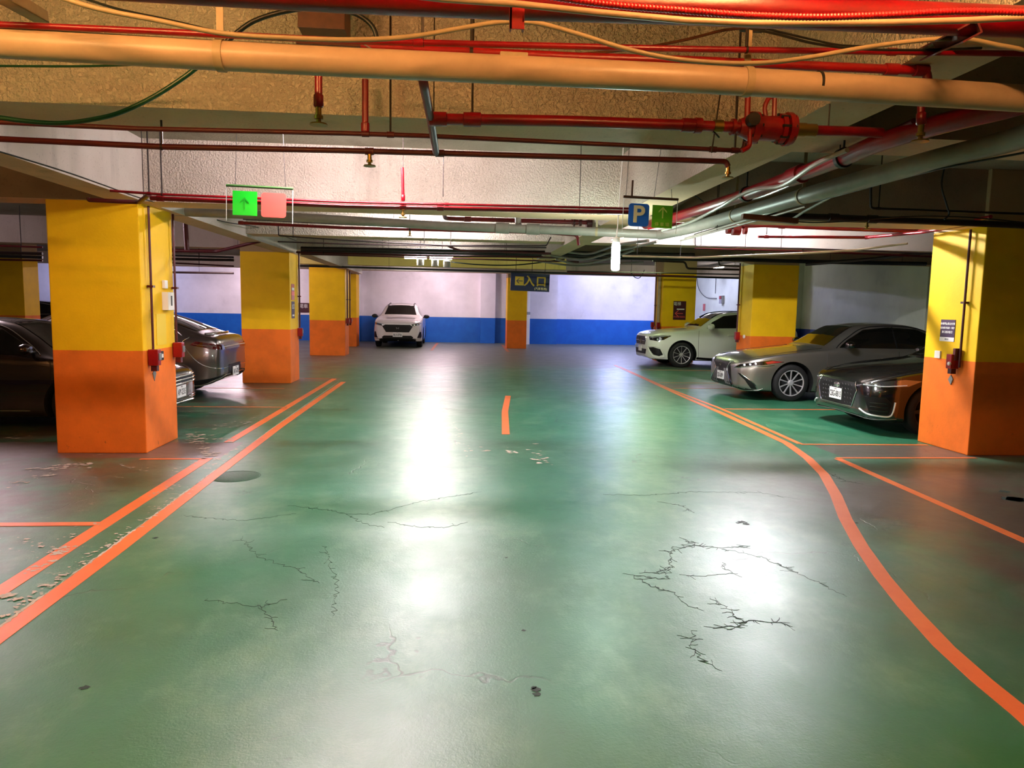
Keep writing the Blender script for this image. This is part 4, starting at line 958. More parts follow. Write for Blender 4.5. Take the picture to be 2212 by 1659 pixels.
class Car:
    def __init__(s, label, st, L, W, H, axle, wb, rw, mpaint, loc, rz, group=None, well=.055, cab=0):
        s.cab = cab; st = [((q[0]+(cab if 1.3 < q[0] < 4.4 else 0)),)+q[1:] for q in st]
        base_L = st[-1][0]; base_H = max(q[6] for q in st); base_W = max(q[2] for q in st)
        fx, fy, fz = L/base_L, (W/2)/base_W, H/base_H
        s.fx, s.fy, s.fz = fx, fy, fz; s.L, s.W, s.H = L, W, H; s.axle, s.wb, s.rw = axle, wb, rw
        s.root = empty('car', loc, label, 'car', 'parked cars', rz=rz); s.hw = W/2
        S = [(q[0]*fx, q[1]*fz, q[2]*fy, q[3]*fz, q[4]*fz, q[5]*fy, q[6]*fz, q[7]*fy, q[8]*fz) for q in st]
        S = dens(S, 6)
        rings = []
        for (x, zb, w, zm, zs, ws, zt, wt, cr) in S:
            c = [(0, zb), (w*.6, zb), (w*.9, zb), (w*.985, zb+.09), (w, zm), ((w+ws)/2+.004, zs*.6+zm*.4), (ws, zs), (ws*.5+wt*.5+.012, (zs+zt-cr)/2), (wt, zt-cr), (wt*.55, zt-cr*.28), (0, zt)]
            c = dens(c, 4)
            rings.append([V((x, -y, z)) for y, z in c])
        n = len(rings[0]); vs = []; fs = []
        full = []
        for rg in rings:
            fr = rg+[V((q.x, -q.y, q.z)) for q in reversed(rg[1:-1])]
            full.append(fr)
        m = len(full[0]); vs = [q for fr in full for q in fr]
        for i in range(len(full)-1):
            for k_ in range(m): fs.append((i*m+k_, i*m+(k_+1) % m, (i+1)*m+(k_+1) % m, (i+1)*m+k_))
        for base in (0, (len(full)-1)*m):     # caps as strips between left and right
            for k_ in range(n-1):
                a_ = base+k_; b_ = base+k_+1; c_ = base+(m-k_-1) % m; d_ = base+(m-k_) % m
                q = []
                for z_ in (a_, b_, c_, d_):
                    if z_ not in q: q.append(z_)
                if len(q) > 2: fs.append(tuple(q))
        mb = MB(); mb.add(vs, fs); body = mb.build('body', mpaint, s.root, smooth=True, ang=50)
        # wheel wells
        cut = MB()
        for ax in (axle, axle+wb):
            for sg in (-1, 1):
                cut.tube([(ax, sg*(s.hw+.2), rw+.0), (ax, sg*(s.hw-.30), rw+.0)], rw+well, 40)
        cu = cut.build('cutter', 'under_black'); cu.location = s.root.location; cu.rotation_euler = s.root.rotation_euler
        bpy.context.view_layer.update()
        md = body.modifiers.new('b', 'BOOLEAN'); md.object = cu; md.operation = 'DIFFERENCE'; md.solver = 'EXACT'
        dg = bpy.context.evaluated_depsgraph_get(); dg.update()
        me = bpy.data.meshes.new_from_object(body.evaluated_get(dg)); body.modifiers.clear(); old = body.data; body.data = me; bpy.data.meshes.remove(old)
        me.materials.clear(); me.materials.append(MATS[mpaint]); me.materials.append(MATS['under_black'])
        for p in me.polygons:
            c = p.center; p.material_index = 0
            if c.z < .24*fz and p.normal.z < -.6: p.material_index = 1
            for ax in (axle, axle+wb):
                dd = math.hypot(c.x-ax, c.z-rw)
                if dd < rw+well+.008 and abs(c.y) < s.hw-.02 and (abs(p.normal.y) > .9 or abs(dd-(rw+well)) < .01) and c.z < rw*2+well: p.material_index = 1
            p.use_smooth = True
        bm = bmesh.new(); bm.from_mesh(me)
        for e in bm.edges: e.smooth = not (len(e.link_faces) == 2 and e.calc_face_angle(0) > R(38))
        s.bvh = BVHTree.FromBMesh(bm); bm.to_mesh(me); bm.free()
        bpy.data.objects.remove(cu)
        s.body = body
    def S(s, p): return V(((p[0]+(s.cab if 1.3 < p[0] < 4.4 else 0))*s.fx, p[1]*s.fy, p[2]*s.fz))
    def hit(s, p, d):
        d = V(d).normalized(); loc, nor, i, dist = s.bvh.ray_cast(V(p)-d*9, d, 20)
        if loc is None:
            loc, nor, i, dist = s.bvh.find_nearest(V(p))
        return loc, nor
    def patch(s, pts, d, m, name, off=.006, parent=None, mirror=True, scale=True, mx=.07, label=None):
        out = []
        for sg in ((1, -1) if mirror else (1,)):
            D = V((d[0], d[1]*sg, d[2])).normalized()
            P_ = [(s.S(p) if scale else V(p)) for p in pts]; P_ = [V((p.x, p.y*sg, p.z)) for p in P_]
            # flatten onto the plane across the projection direction
            o0 = sum(P_, V((0, 0, 0)))/len(P_); P_ = [p-D*(p-o0).dot(D) for p in P_]
            bm = bmesh.new(); vv = [bm.verts.new(p) for p in P_]; bm.faces.new(vv)
            bmesh.ops.triangulate(bm, faces=bm.faces[:])
            for _ in range(5):
                es = [e for e in bm.edges if e.calc_length() > mx]
                if not es: break
                bmesh.ops.subdivide_edges(bm, edges=es, cuts=1); bmesh.ops.triangulate(bm, faces=[f for f in bm.faces if len(f.verts) > 3])
            for v in bm.verts:
                loc, nor = s.hit(v.co, D)
                v.co = loc-D*off*1.0+nor*off*.3
            bmesh.ops.recalc_face_normals(bm, faces=bm.faces)
            for f in bm.faces: f.smooth = True
            me = bpy.data.meshes.new(name)
            # give it thickness inward
            bm.normal_update()
            if sum((f.normal.dot(D) for f in bm.faces)) > 0: bmesh.ops.reverse_faces(bm, faces=bm.faces)
            g_ = bmesh.ops.extrude_face_region(bm, geom=bm.faces[:]); 
            ev = [x for x in g_['geom'] if isinstance(x, bmesh.types.BMVert)]
            bmesh.ops.translate(bm, verts=ev, vec=D*(off+.004))
            bmesh.ops.recalc_face_normals(bm, faces=bm.faces)
            for e in bm.edges: e.smooth = not (len(e.link_faces) == 2 and e.calc_face_angle(0) > R(60))
            bm.to_mesh(me); bm.free(); me.materials.append(MATS[m])
            o = bpy.data.objects.new(name, me); COL.objects.link(o); o.parent = parent or s.root
            if label: o['label'] = label
            out.append(o)
        return out
    def stroke(s, pts, d, r, m, name, mirror=True, off=0, n=6, sm=True, closed=False):
        out = []
        for sg in ((1, -1) if mirror else (1,)):
            D = V((d[0], d[1]*sg, d[2])); P_ = [s.S(p) for p in pts]; P_ = [V((p.x, p.y*sg, p.z)) for p in P_]
            if closed: P_.append(P_[0])
            if sm and len(P_) > 2: P_ = smooth_pts([tuple(p) for p in P_], 5)
            else:
                q = []
                for i in range(len(P_)-1):
                    for j in range(5): q.append(P_[i].lerp(P_[i+1], j/5))
                P_ = q+[P_[-1]]
            W_ = []
            for p in P_:
                loc, nor = s.hit(p, D); W_.append(loc+nor*off)
            out.append(MB().tube(W_, r, n).build(name, m, s.root, smooth=True))
        return out
    def wheels(s, spoke='star', rim='rim_silver', n=5, inset=.035):
        for ax in (s.axle, s.axle+s.wb):
            for sg in (-1, 1):
                r = s.rw; y0 = sg*(s.hw-inset); M = Matrix.Translation((ax, y0, r)) @ Matrix.Rotation(R(90)*sg, 4, 'X')   # local z points inboard
                ty = MB(); w = .215
                ty.lathe([(r*.66, .01), (r*.72, .0), (r*.93, .008), (r*.985, .03), (r, .06), (r, w-.05), (r*.98, w-.02), (r*.9, w), (r*.6, w)], 48, M, cap=False)
                t = ty.build('wheel', 'tyre', s.root, smooth=True, ang=50)
                if rim is None: continue
                MB().lathe([(r*.67, .012), (r*.685, .004), (r*.70, .004), (r*.70, .02), (r*.655, .045), (r*.64, .12), (r*.62, .12), (r*.60, .12), (.001, .13)], 40, M, cap=False).build('rim', 'rim_dark', t, smooth=True)
                mb = MB(); lip = MB()
                lip.lathe([(r*.655, .006), (r*.70, .002), (r*.70, .012), (r*.655, .02), (r*.655, .006)], 40, M, cap=False)
                for k_ in range(n):
                    a_ = 2*math.pi*k_/n+.3
                    M2 = M @ Matrix.Rotation(a_, 4, 'Z')
                    if spoke == 'star':
                        mb.prism([(-.048, 0, .035), (.048, 0, .035), (.020, r*.66, .008), (-.020, r*.66, .008)], None, (0, 0, .022), M2)
                    elif spoke == 'y':
                        for dx in (-1, 1):
                            mb.prism([(dx*.004, .04, .032), (dx*.022, .04, .032), (dx*.075+.009, r*.66, .006), (dx*.075-.009, r*.66, .006)], None, (0, 0, .02), M2)
                    else:
                        mb.prism([(-.012, .03, .035), (.012, .03, .035), (.009, r*.66, .008), (-.009, r*.66, .008)], None, (0, 0, .02), M2)
                mb.lathe([(.001, .012), (.04, .014), (.055, .03), (.055, .05)], 16, M)
                mb.build('spokes', rim, t, smooth=False); lip.build('rim_lip', rim, t, smooth=True)
    def mirror(s, x, z, m, y=None, size=1.0, face='car_trim'):
        for sg in (-1, 1):
            loc, nor = s.hit(V((x, sg*.5, z)), (0, -sg, 0))
            yy = sg*(s.hw+.09)
            mb = MB(); mb.lathe([(.001, -.075), (.05, -.07), (.085, -.03), (.09, .0), (.08, .04), (.045, .06), (.001, .065)], 16, Matrix.Translation((x, yy, z+.04)) @ Matrix.Rotation(R(90), 4, 'Y') @ Matrix.Diagonal((.75*size, 1.15*size, .9*size, 1)))
            o = mb.build('mirror', m, s.root, smooth=True)
            MB().tube([(x+.02, loc.y, z-.01), (x+.01, yy-sg*.03, z+.01)], .022, 8).build('arm', face, o, smooth=True)
    def number(s, x, z, txt, w=.32, h=.155, rear=False, tilt=0, y=0):
        loc, nor = s.hit(V((0, y, z)), (-1, 0, 0) if rear else (1, 0, 0))
        xx = (loc.x+.012) if rear else (loc.x-.012)
        sg = 1 if rear else -1
        o = MB().box((min(0, sg*.012), -w/2, -h/2), (max(0, sg*.012), w/2, h/2)).build('number_plate', 'plate_white', s.root, bevel=.002); o.location = (xx, y, z)
        M = frame((sg*.0125, 0, -.01), (0, sg, 0), (0, 0, 1))
        text_mesh('digits', txt, h*.74, 'plate_ink', o, M, .0006, bold=.0014, sx=.6)
        text_mesh('small_print', '臺灣省', h*.13, 'plate_ink', o, frame((sg*.0125, 0, h*.40), (0, sg, 0), (0, 0, 1)), .0004)
    def lamp_units(s, pts, d, r=.02, m='lamp_lens'):
        for p in pts:
            for sg in (1, -1):
                q = s.S(p); q.y *= sg; D = V((d[0], d[1]*sg, d[2])).normalized(); loc, nor = s.hit(q, D)
                MB().lathe([(.001, .012), (r*.7, .010), (r, .004), (r, -.006)], 12, frame(loc-D*.006, D.cross(V((0, 0, 1))).normalized(), V((0, 0, 1))) if False else Matrix.Translation(loc-D*.004) @ (-D).to_track_quat('Z', 'Y').to_matrix().to_4x4()).build('lamp_unit', m, s.root, smooth=True)
SD = (0, 1, 0); FR = (1, 0, 0); DG = (1, 1, 0)   # near side (-y) looking inboard, front, front corner
# ---------------------------------------------------------------- silver sedan
c = Car('silver grey sedan with a spindle grille parked nose out at right', SED, 4.98, 1.86, 1.44, .96, 2.87, .335, 'paint_silver', (5.18, 13.35, 0), R(0))
c.wheels('y', 'rim_silver', 10)
c.patch([(0,-.40,.70),(0,.40,.70),(0,.27,.56),(0,.30,.50),(0,.52,.27),(0,.44,.22),(0,-.44,.22),(0,-.52,.27),(0,-.30,.50),(0,-.27,.56)], FR, 'car_trim', 'grille', mirror=False, off=.008)
for y_ in (-.44,-.37,-.30,-.23,.23,.30,.37,.44): c.stroke([(0,y_*.6,.54),(0,y_*.8,.42),(0,y_,.26)], FR, .0035, 'rim_silver', 'grille_bar', mirror=False, off=.01, n=5)
c.stroke([(0,-.44,.70),(0,-.29,.56),(0,-.31,.50),(0,-.55,.27),(0,-.46,.215),(0,0,.205)], FR, .009, 'chrome', 'grille_frame', off=.008, sm=False)
MB().tube([(0,-.06,.0),(0,.0,.03),(0,.06,.0),(0,0,-.02)], .008, 8).build('emblem', 'chrome', c.root).location = c.hit(V((0, 0, .60*c.fz)), FR)[0]+V((-.014, 0, 0))
c.patch([(.10,-.50,.595),(.22,-.72,.63),(.45,-.88,.66),(.78,-.93,.72),(.55,-.91,.745),(.30,-.80,.70),(.15,-.62,.655)], DG, 'car_gloss_black', 'headlamp', off=.007)
c.patch([(.50,-.9,.675),(.76,-.93,.72),(.56,-.92,.735),(.46,-.89,.71)], DG, 'lamp_amber', 'side_reflector', off=.012)
c.lamp_units([(.20,-.69,.645),(.27,-.76,.66),(.34,-.81,.675)], DG, .024)
c.stroke([(.10,-.5,.588),(.25,-.73,.618),(.5,-.89,.645),(.62,-.91,.66)], DG, .006, 'chrome', 'lamp_blade', off=.008)
c.patch([(.12,-.60,.50),(.16,-.66,.49),(.33,-.82,.33),(.36,-.84,.22),(.30,-.79,.22),(.26,-.76,.33)], DG, 'car_trim', 'air_duct', off=.006)
c.stroke([(.16,-.67,.485),(.31,-.82,.34),(.36,-.85,.23)], DG, .006, 'chrome', 'duct_blade', off=.01)
c.stroke([(.04,-.46,.225),(.16,-.66,.19),(.36,-.84,.20),(.44,-.88,.23)], DG, .011, 'chrome', 'lip', off=.004)
c.patch([(1.66,-.60,1.02),(1.66,.60,1.02),(2.30,.46,1.385),(2.30,-.46,1.385)], (1,0,-.8), 'car_glass', 'windscreen', mirror=False)
c.patch([(1.86,-.9,.985),(2.05,-.8,1.12),(2.40,-.8,1.31),(2.9,-.8,1.365),(3.45,-.8,1.33),(3.95,-.8,1.15),(4.2,-.8,1.02),(3.9,-.9,.985)], SD, 'car_glass', 'side_window', off=.006)
c.stroke([(1.80,-.9,.975),(2.05,-.8,1.15),(2.40,-.8,1.335),(2.9,-.8,1.385),(3.45,-.8,1.35),(3.95,-.8,1.17),(4.25,-.8,1.01)], SD, .008, 'car_trim', 'window_trim', off=.004)
c.stroke([(2.93,-.8,.99),(2.96,-.8,1.36)], SD, .014, 'car_trim', 'door_pillar', off=.004)
for x_ in (1.62, 2.98): c.stroke([(x_,-.9,.22),(x_-.03,-.9,.6),(x_-.02,-.9,.93)], SD, .003, 'car_trim', 'door_gap', off=.001)
c.stroke([(.16,-.62,.74),(.5,-.75,.80),(1.0,-.72,.90),(1.6,-.70,.985)], (0,.3,-1), .0035, 'car_trim', 'bonnet_gap', off=.001)
c.stroke([(2.62,-.9,.80),(2.80,-.9,.80)], SD, .014, 'paint_silver', 'door_handle', off=.016, sm=False)
c.mirror(1.95, 1.0, 'car_gloss_black')
c.number(0, .40, 'CBK-8899')
# ---------------------------------------------------------------- black hatchback
c = Car('glossy black hatchback with a white bumper blade beside the right column', SED, 4.55, 1.82, 1.46, .82, 2.70, .33, 'paint_black', (5.50, 9.78, 0), R(0))
c.wheels('star', 'rim_dark', 5)
c.patch([(0,-.44,.66),(0,.44,.66),(0,.50,.56),(0,.40,.34),(0,-.40,.34),(0,-.50,.56)], FR, 'car_trim', 'grille', mirror=False, off=.008)
for i in range(5):
    z_ = .37+i*.06
    for j in range(-5, 6):
        if j == 0 and z_ > .5: continue
        c.stroke([(0,j*.075-.02,z_),(0,j*.075,z_+.02),(0,j*.075+.02,z_)], FR, .0028, 'rim_dark', 'mesh_cell', mirror=False, off=.01, sm=False, n=4)
c.stroke([(0,-.45,.67),(0,-.51,.56),(0,-.41,.335),(0,0,.33)], FR, .006, 'chrome', 'grille_frame', off=.006, sm=False)
o = MB().lathe([(.001,.012),(.055,.01),(.07,.0)], 20, Matrix.Rotation(R(-90), 4, 'Y') @ Matrix.Diagonal((.55, 1.15, 1, 1))).build('emblem', 'chrome', c.root, smooth=True); o.location = c.hit(V((0, 0, .60)), FR)[0]+V((-.008, 0, 0))
c.patch([(.08,-.52,.64),(.25,-.74,.63),(.55,-.89,.66),(.72,-.91,.73),(.5,-.88,.745),(.25,-.76,.71),(.12,-.6,.68)], DG, 'lamp_glass', 'headlamp', off=.006)
c.stroke([(.10,-.55,.655),(.28,-.76,.648),(.52,-.88,.67)], DG, .007, 'lamp_lens', 'light_strip', off=.008)
c.stroke([(.9,-.92,.62),(.97,-.92,.70),(1.0,-.92,.78)], SD, .006, 'chrome', 'wing_strip', off=.004)
c.patch([(.10,-.58,.50),(.3,-.80,.50),(.36,-.84,.42),(.33,-.82,.28),(.16,-.66,.28)], DG, 'car_trim', 'bumper_pocket', off=.004)
for z_ in (.33, .38, .43): c.stroke([(.16,-.66,z_),(.32,-.81,z_)], DG, .005, 'car_gloss_black', 'pocket_slat', off=.012, sm=False)
c.stroke([(.08,-.52,.33),(.13,-.62,.28),(.22,-.72,.262),(.33,-.82,.262),(.37,-.845,.32),(.385,-.86,.45)], DG, .011, 'plate_white', 'bumper_blade', off=.008)
c.stroke([(0,0,.24),(.05,-.5,.22),(.18,-.7,.21),(.4,-.87,.23)], DG, .006, 'galv', 'lip', off=.004)
c.patch([(1.66,-.60,1.03),(1.66,.60,1.03),(2.30,.46,1.385),(2.30,-.46,1.385)], (1,0,-.8), 'car_glass', 'windscreen', mirror=False)
c.patch([(1.86,-.9,.985),(2.05,-.8,1.12),(2.40,-.8,1.31),(2.9,-.8,1.365),(3.45,-.8,1.33),(3.95,-.8,1.15),(3.9,-.9,.985)], SD, 'car_glass', 'side_window', off=.006)
c.stroke([(.16,-.60,.74),(.5,-.72,.81),(1.0,-.70,.92),(1.6,-.68,.99)], (0,.3,-1), .004, 'car_trim', 'bonnet_gap', off=.001)
c.mirror(1.9, 1.0, 'car_gloss_black')
c.number(0, .475, 'CBG-8815')
# ---------------------------------------------------------------- white crossover
c = Car('white crossover hatchback parked nose out behind the silver sedan', SUV, 4.41, 1.83, 1.60, .95, 2.73, .36, 'paint_white', (5.55, 20.65, 0), R(0))
c.wheels('y', 'rim_silver', 5)
c.patch([(0,-.42,.86),(0,.42,.86),(0,.52,.74),(0,.44,.62),(0,-.44,.62),(0,-.52,.74)], FR, 'car_trim', 'grille', mirror=False, off=.008)
o = MB().lathe([(.085,-.008),(.1,0),(.085,.01),(.085,-.008)], 24, Matrix.Rotation(R(-90), 4, 'Y'), cap=False).build('emblem', 'chrome', c.root, smooth=True); o.location = c.hit(V((0, 0, .74)), FR)[0]+V((-.02, 0, 0))
for a_ in (0, 120, 240): MB().tube([(0,0,0),(0,.09*math.sin(R(a_)),.09*math.cos(R(a_)))], .006, 6).build('star_arm', 'chrome', o)
c.stroke([(0,-.48,.73),(0,-.14,.73)], FR, .009, 'chrome', 'grille_bar', off=.012, sm=False)
c.patch([(.12,-.60,.86),(.14,-.64,.77),(.30,-.80,.74),(.44,-.87,.78),(.62,-.90,.90),(.42,-.86,.90),(.22,-.75,.885)], DG, 'car_gloss_black', 'headlamp', off=.006)
c.stroke([(.16,-.66,.845),(.32,-.81,.86),(.55,-.89,.885)], DG, .008, 'lamp_lens', 'light_strip', off=.01)
c.lamp_units([(.30,-.80,.785),(.37,-.84,.80)], DG, .03)
c.patch([(.12,-.62,.55),(.22,-.74,.57),(.36,-.85,.52),(.42,-.88,.36),(.34,-.84,.32),(.22,-.75,.36)], DG, 'car_trim', 'bumper_pocket', off=.008)
c.stroke([(.10,-.58,.58),(.24,-.76,.60),(.38,-.86,.54),(.45,-.89,.34),(.36,-.86,.285),(.2,-.74,.32)], DG, .014, 'paint_white', 'pocket_surround', off=.008, closed=True)
c.patch([(0,-.56,.50),(0,.56,.50),(0,.52,.36),(0,-.52,.36)], FR, 'car_trim', 'lower_intake', mirror=False)
c.patch([(1.55,-.62,1.16),(1.55,.62,1.16),(2.10,.48,1.525),(2.10,-.48,1.525)], (1,0,-.8), 'car_glass', 'windscreen', mirror=False)
c.patch([(1.66,-.9,1.115),(1.85,-.8,1.29),(2.2,-.8,1.47),(2.65,-.8,1.52),(3.3,-.8,1.515),(3.8,-.8,1.44),(3.9,-.9,1.16)], SD, 'car_glass', 'side_window', off=.006)
c.stroke([(2.62,-.8,1.13),(2.66,-.8,1.5)], SD, .016, 'car_trim', 'door_pillar', off=.004)
c.stroke([(1.42,-.9,.30),(1.40,-.9,.7),(1.42,-.9,1.05)], SD, .004, 'car_trim', 'door_gap', off=.001)
c.stroke([(1.3,-.9,.28),(2.0,-.9,.25),(3.1,-.9,.28)], SD, .035, 'car_trim', 'sill_cladding', off=-.01, n=8)
c.stroke([(2.25,-.9,.93),(2.42,-.9,.93)], SD, .015, 'paint_white', 'door_handle', off=.018, sm=False)
c.stroke([(1.9,-.55,1.50),(2.4,-.5,1.6),(3.2,-.5,1.6),(3.9,-.5,1.5)], (0,.5,-1), .014, 'car_trim', 'roof_rail', off=.02)
c.mirror(1.72, 1.12, 'paint_white', size=1.35)
c.number(0, .50, '')
# ---------------------------------------------------------------- white SUV facing the camera
c = Car('white SUV facing the camera in front of the far wall', SUV, 4.70, 1.87, 1.69, .93, 2.70, .36, 'paint_white_warm', (-1.96, 27.6, 0), R(90))
c.wheels('star', 'rim_dark', 5)
c.patch([(0,-.46,.83),(0,.46,.83),(0,.56,.77),(0,.42,.56),(0,-.42,.56),(0,-.56,.77)], FR, 'car_trim', 'grille', mirror=False, off=.01)
MB().tube([(0,-.05,.04),(0,-.03,-.04),(0,-.03,0),(0,.03,0),(0,.03,-.04),(0,.05,.04)], .008, 6).build('emblem', 'galv', c.root).location = c.hit(V((0, 0, .74)), FR)[0]+V((-.02, 0, 0))
c.patch([(.02,-.50,.845),(.03,-.54,.79),(.25,-.74,.82),(.40,-.84,.88),(.3,-.80,.90),(.1,-.62,.86)], (1, .35, 0), 'lamp_glass', 'headlamp', off=.008)
c.stroke([(.05,-.56,.86),(.25,-.76,.895),(.36,-.83,.905)], (1,.35,0), .008, 'lamp_lens', 'light_strip', off=.012)
c.patch([(.1,-.50,.44),(.1,.50,.44),(.1,.58,.38),(.1,.52,.30),(.1,-.52,.30),(.1,-.58,.38)], FR, 'car_trim', 'lower_intake', mirror=False, off=.01)
c.patch([(.2,-.78,.58),(.3,-.82,.58),(.34,-.85,.42),(.3,-.82,.36),(.2,-.66,.36),(.22,-.7,.4),(.28,-.80,.43)], (1,.35,0), 'car_trim', 'corner_duct', off=.008)
c.stroke([(.1,-.56,.345),(.15,-.62,.32),(.3,-.80,.335)], (1,.35,0), .012, 'chrome', 'corner_blade', off=.01)
c.patch([(1.55,-.62,1.18),(1.55,.62,1.18),(2.10,.49,1.525),(2.10,-.49,1.525)], (1,0,-.8), 'car_glass', 'windscreen', mirror=False)
c.patch([(1.66,-.9,1.115),(1.85,-.8,1.29),(2.2,-.8,1.47),(2.65,-.8,1.52),(3.3,-.8,1.515),(3.8,-.8,1.44),(3.9,-.9,1.16)], SD, 'car_glass', 'side_window', off=.006)
c.stroke([(1.9,-.55,1.50),(2.4,-.5,1.6),(3.2,-.5,1.6),(3.9,-.5,1.5)], (0,.5,-1), .016, 'car_trim', 'roof_rail', off=.02)
c.patch([(2.45,-.4,1.6),(2.45,.4,1.6),(3.1,.4,1.6),(3.1,-.4,1.6)], (0,0,-1), 'car_glass', 'sunroof', mirror=False)
c.mirror(1.75, 1.13, 'car_trim', size=1.15)
c.patch([(.05,-.66,.34),(.05,.66,.34),(.1,.70,.24),(.1,-.70,.24)], FR, 'car_trim', 'lower_valance', mirror=False, off=.006)
c.number(0, .50, 'BLX-8706', w=.36, h=.17)
# ---------------------------------------------------------------- dark sedan behind the first left column
c = Car('dark brown black sedan half hidden by the first left column', SED, 4.50, 1.78, 1.36, .90, 2.65, .32, 'paint_brown_black', (-3.6, 9.98, 0), R(180), cab=-.32)
c.wheels('star', 'rim_silver', 5)
c.patch([(0,-.50,.64),(0,.50,.64),(0,.46,.52),(0,-.46,.52)], FR, 'car_trim', 'grille', mirror=False, off=.008)
for z_ in (.535, .585, .635): c.stroke([(.0,0,z_),(.04,-.4,z_),(.14,-.64,z_+.01),(.24,-.76,z_+.02)], (1, .4, 0), .011, 'chrome', 'grille_bar', off=.008)
c.patch([(.10,-.56,.56),(.25,-.76,.56),(.50,-.90,.66),(.66,-.92,.74),(.4,-.86,.74),(.16,-.66,.67)], DG, 'lamp_glass', 'headlamp', off=.006)
c.stroke([(0,0,.27),(.06,-.5,.25),(.18,-.7,.23),(.4,-.87,.23)], DG, .012, 'chrome', 'lip', off=.004)
for z_ in (.33, .30): c.stroke([(0,0,z_),(.05,-.45,z_),(.16,-.66,z_)], (1,.4,0), .008, 'car_gloss_black', 'bumper_slat', off=.008)
c.patch([(1.66,-.60,1.02),(1.66,.60,1.02),(2.30,.46,1.385),(2.30,-.46,1.385)], (1,0,-.8), 'car_glass', 'windscreen', mirror=False)
c.patch([(1.86,-.9,.985),(2.05,-.8,1.12),(2.40,-.8,1.31),(2.9,-.8,1.365),(3.45,-.8,1.33),(3.95,-.8,1.15),(4.2,-.8,1.02),(3.9,-.9,.985)], SD, 'car_glass', 'side_window', off=.006)
c.stroke([(1.80,-.9,.975),(2.05,-.8,1.15),(2.40,-.8,1.335),(2.9,-.8,1.385),(3.45,-.8,1.35),(3.95,-.8,1.17)], SD, .007, 'chrome', 'window_trim', off=.004)
c.stroke([(.9,-.9,.30),(1.6,-.9,.27),(3.6,-.9,.27)], SD, .010, 'chrome', 'sill_strip', off=.004)
c.stroke([(1.66,-.9,.25),(1.63,-.9,.6),(1.64,-.9,.93)], SD, .003, 'car_trim', 'door_gap', off=.001)
c.mirror(1.40, .96, 'paint_brown_black')
c.number(0, .40, 'APY-2315', w=.32, h=.155)
# ---------------------------------------------------------------- grey fastback, tail out
c = Car('metallic grey fastback with its tail out beside the second left column', FAST, 4.72, 1.90, 1.50, .92, 2.80, .34, 'paint_grey', (-3.68-4.72, 12.75, 0), R(0))
c.wheels('star', 'rim_silver', 5)
RD = (-1, 1, 0); RR = (-1, 0, 0)
c.patch([(4.68,-.62,.825),(4.60,-.78,.83),(4.30,-.90,.90),(4.38,-.87,.955),(4.6,-.76,.92),(4.70,-.6,.90)], RD, 'lamp_red', 'tail_lamp', off=.006)
c.patch([(4.7,-.66,.82),(4.7,.66,.82),(4.7,.66,.89),(4.7,-.66,.89)], RR, 'car_gloss_black', 'light_bar', mirror=False, off=.016)
c.stroke([(4.7,-.62,.86),(4.72,-.3,.865),(4.72,.3,.865),(4.7,.62,.86)], RR, .008, 'lamp_lens', 'light_strip', mirror=False, off=.02)
c.stroke([(4.30,-.86,1.02),(4.22,-.92,.95),(4.26,-.93,.85),(4.38,-.90,.66),(4.52,-.83,.56),(4.68,-.66,.52),(4.72,-.30,.53)], RD, .006, 'chrome', 'tailgate_line', off=.003)
c.stroke([(4.60,-.70,.885),(4.52,-.82,.885),(4.36,-.90,.915)], RD, .005, 'chrome', 'lamp_underline', off=.008)
c.patch([(4.7,-.32,.56),(4.7,.32,.56),(4.7,.36,.36),(4.7,-.36,.36)], RR, 'car_trim', 'plate_recess', mirror=False, off=.006)
c.patch([(4.3,-.93,.33),(4.5,-.85,.36),(4.66,-.70,.40),(4.7,-.5,.42),(4.7,-.4,.33),(4.6,-.76,.28),(4.3,-.93,.25)], RD, 'car_trim', 'diffuser', off=.006)
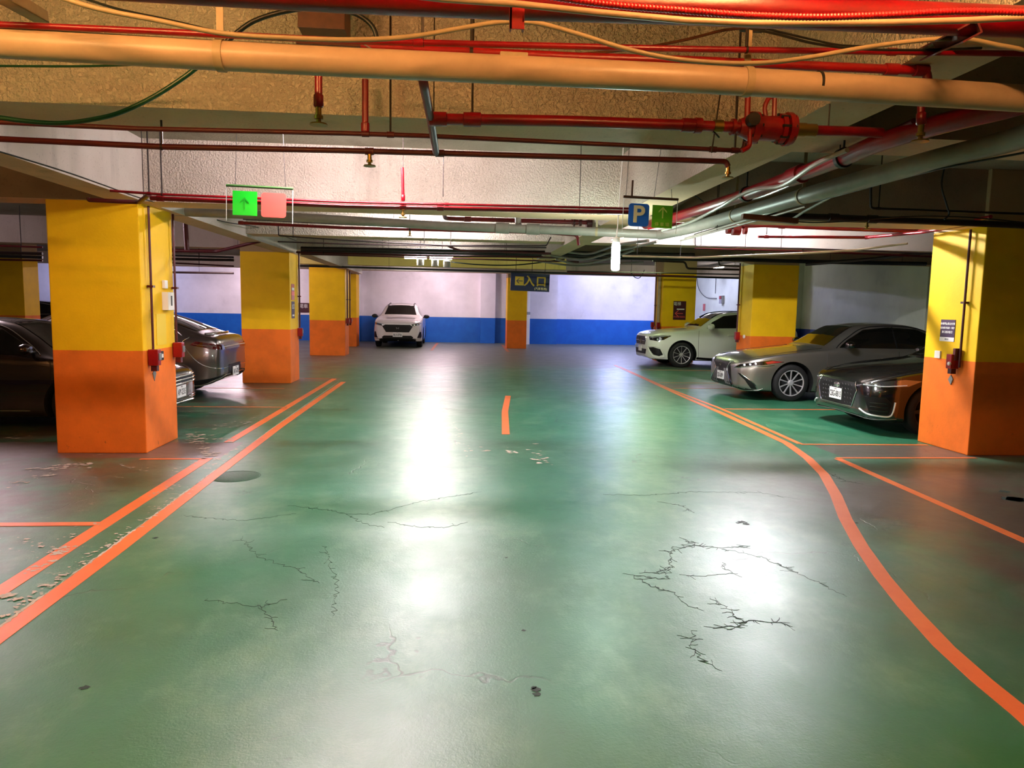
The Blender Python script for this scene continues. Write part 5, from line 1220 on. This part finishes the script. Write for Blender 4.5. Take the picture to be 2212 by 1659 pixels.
c.stroke([(4.20,-.94,.26),(4.45,-.87,.27),(4.6,-.76,.34),(4.70,-.5,.40),(4.72,-.2,.40)], RD, .007, 'chrome', 'diffuser_line', off=.008)
c.patch([(3.35,-.50,1.43),(3.35,.50,1.43),(4.30,.56,1.13),(4.30,-.56,1.13)], (-.5,0,-1), 'car_glass', 'rear_window', mirror=False)
c.patch([(1.75,-.9,1.0),(2.1,-.8,1.25),(2.6,-.8,1.38),(3.2,-.8,1.36),(3.8,-.8,1.20),(4.05,-.9,1.06),(3.6,-.9,1.03)], SD, 'car_glass', 'side_window', off=.006)
c.stroke([(1.7,-.9,.99),(2.1,-.8,1.28),(2.6,-.8,1.41),(3.2,-.8,1.39),(3.8,-.8,1.23),(4.15,-.9,1.04)], SD, .008, 'chrome', 'window_trim', off=.004)
c.stroke([(4.44,-.60,1.075),(4.5,-.3,1.09),(4.5,0,1.09)], (0,0,-1), .018, 'paint_grey', 'tail_spoiler', off=.008)
c.mirror(1.85, 1.02, 'paint_grey')
c.number(0, .44, 'RAY-6705', rear=True)
# ---------------------------------------------------------------- black estate at the far left edge
c = Car('black car with a pale window outline at the far left edge', SUV, 4.6, 1.84, 1.56, .93, 2.72, .35, 'paint_black', (-17.0+.2, 25.2, 0), R(0))
c.wheels('star', 'rim_silver', 5)
c.patch([(1.55,-.62,1.16),(1.55,.62,1.16),(2.10,.48,1.525),(2.10,-.48,1.525)], (1,0,-.8), 'car_glass', 'windscreen', mirror=False)
c.patch([(1.66,-.9,1.115),(1.85,-.8,1.29),(2.2,-.8,1.47),(2.65,-.8,1.52),(3.3,-.8,1.515),(3.8,-.8,1.44),(3.9,-.9,1.16)], SD, 'car_glass', 'side_window', off=.006)
c.stroke([(1.62,-.9,1.10),(1.83,-.8,1.30),(2.18,-.8,1.49),(2.65,-.8,1.54),(3.3,-.8,1.535),(3.8,-.8,1.46)], SD, .014, 'galv', 'window_trim', off=.004)
c.stroke([(1.62,-.9,1.10),(2.6,-.9,1.12),(3.9,-.9,1.15)], SD, .010, 'galv', 'window_trim', off=.004)
c.mirror(1.72, 1.08, 'car_gloss_black')
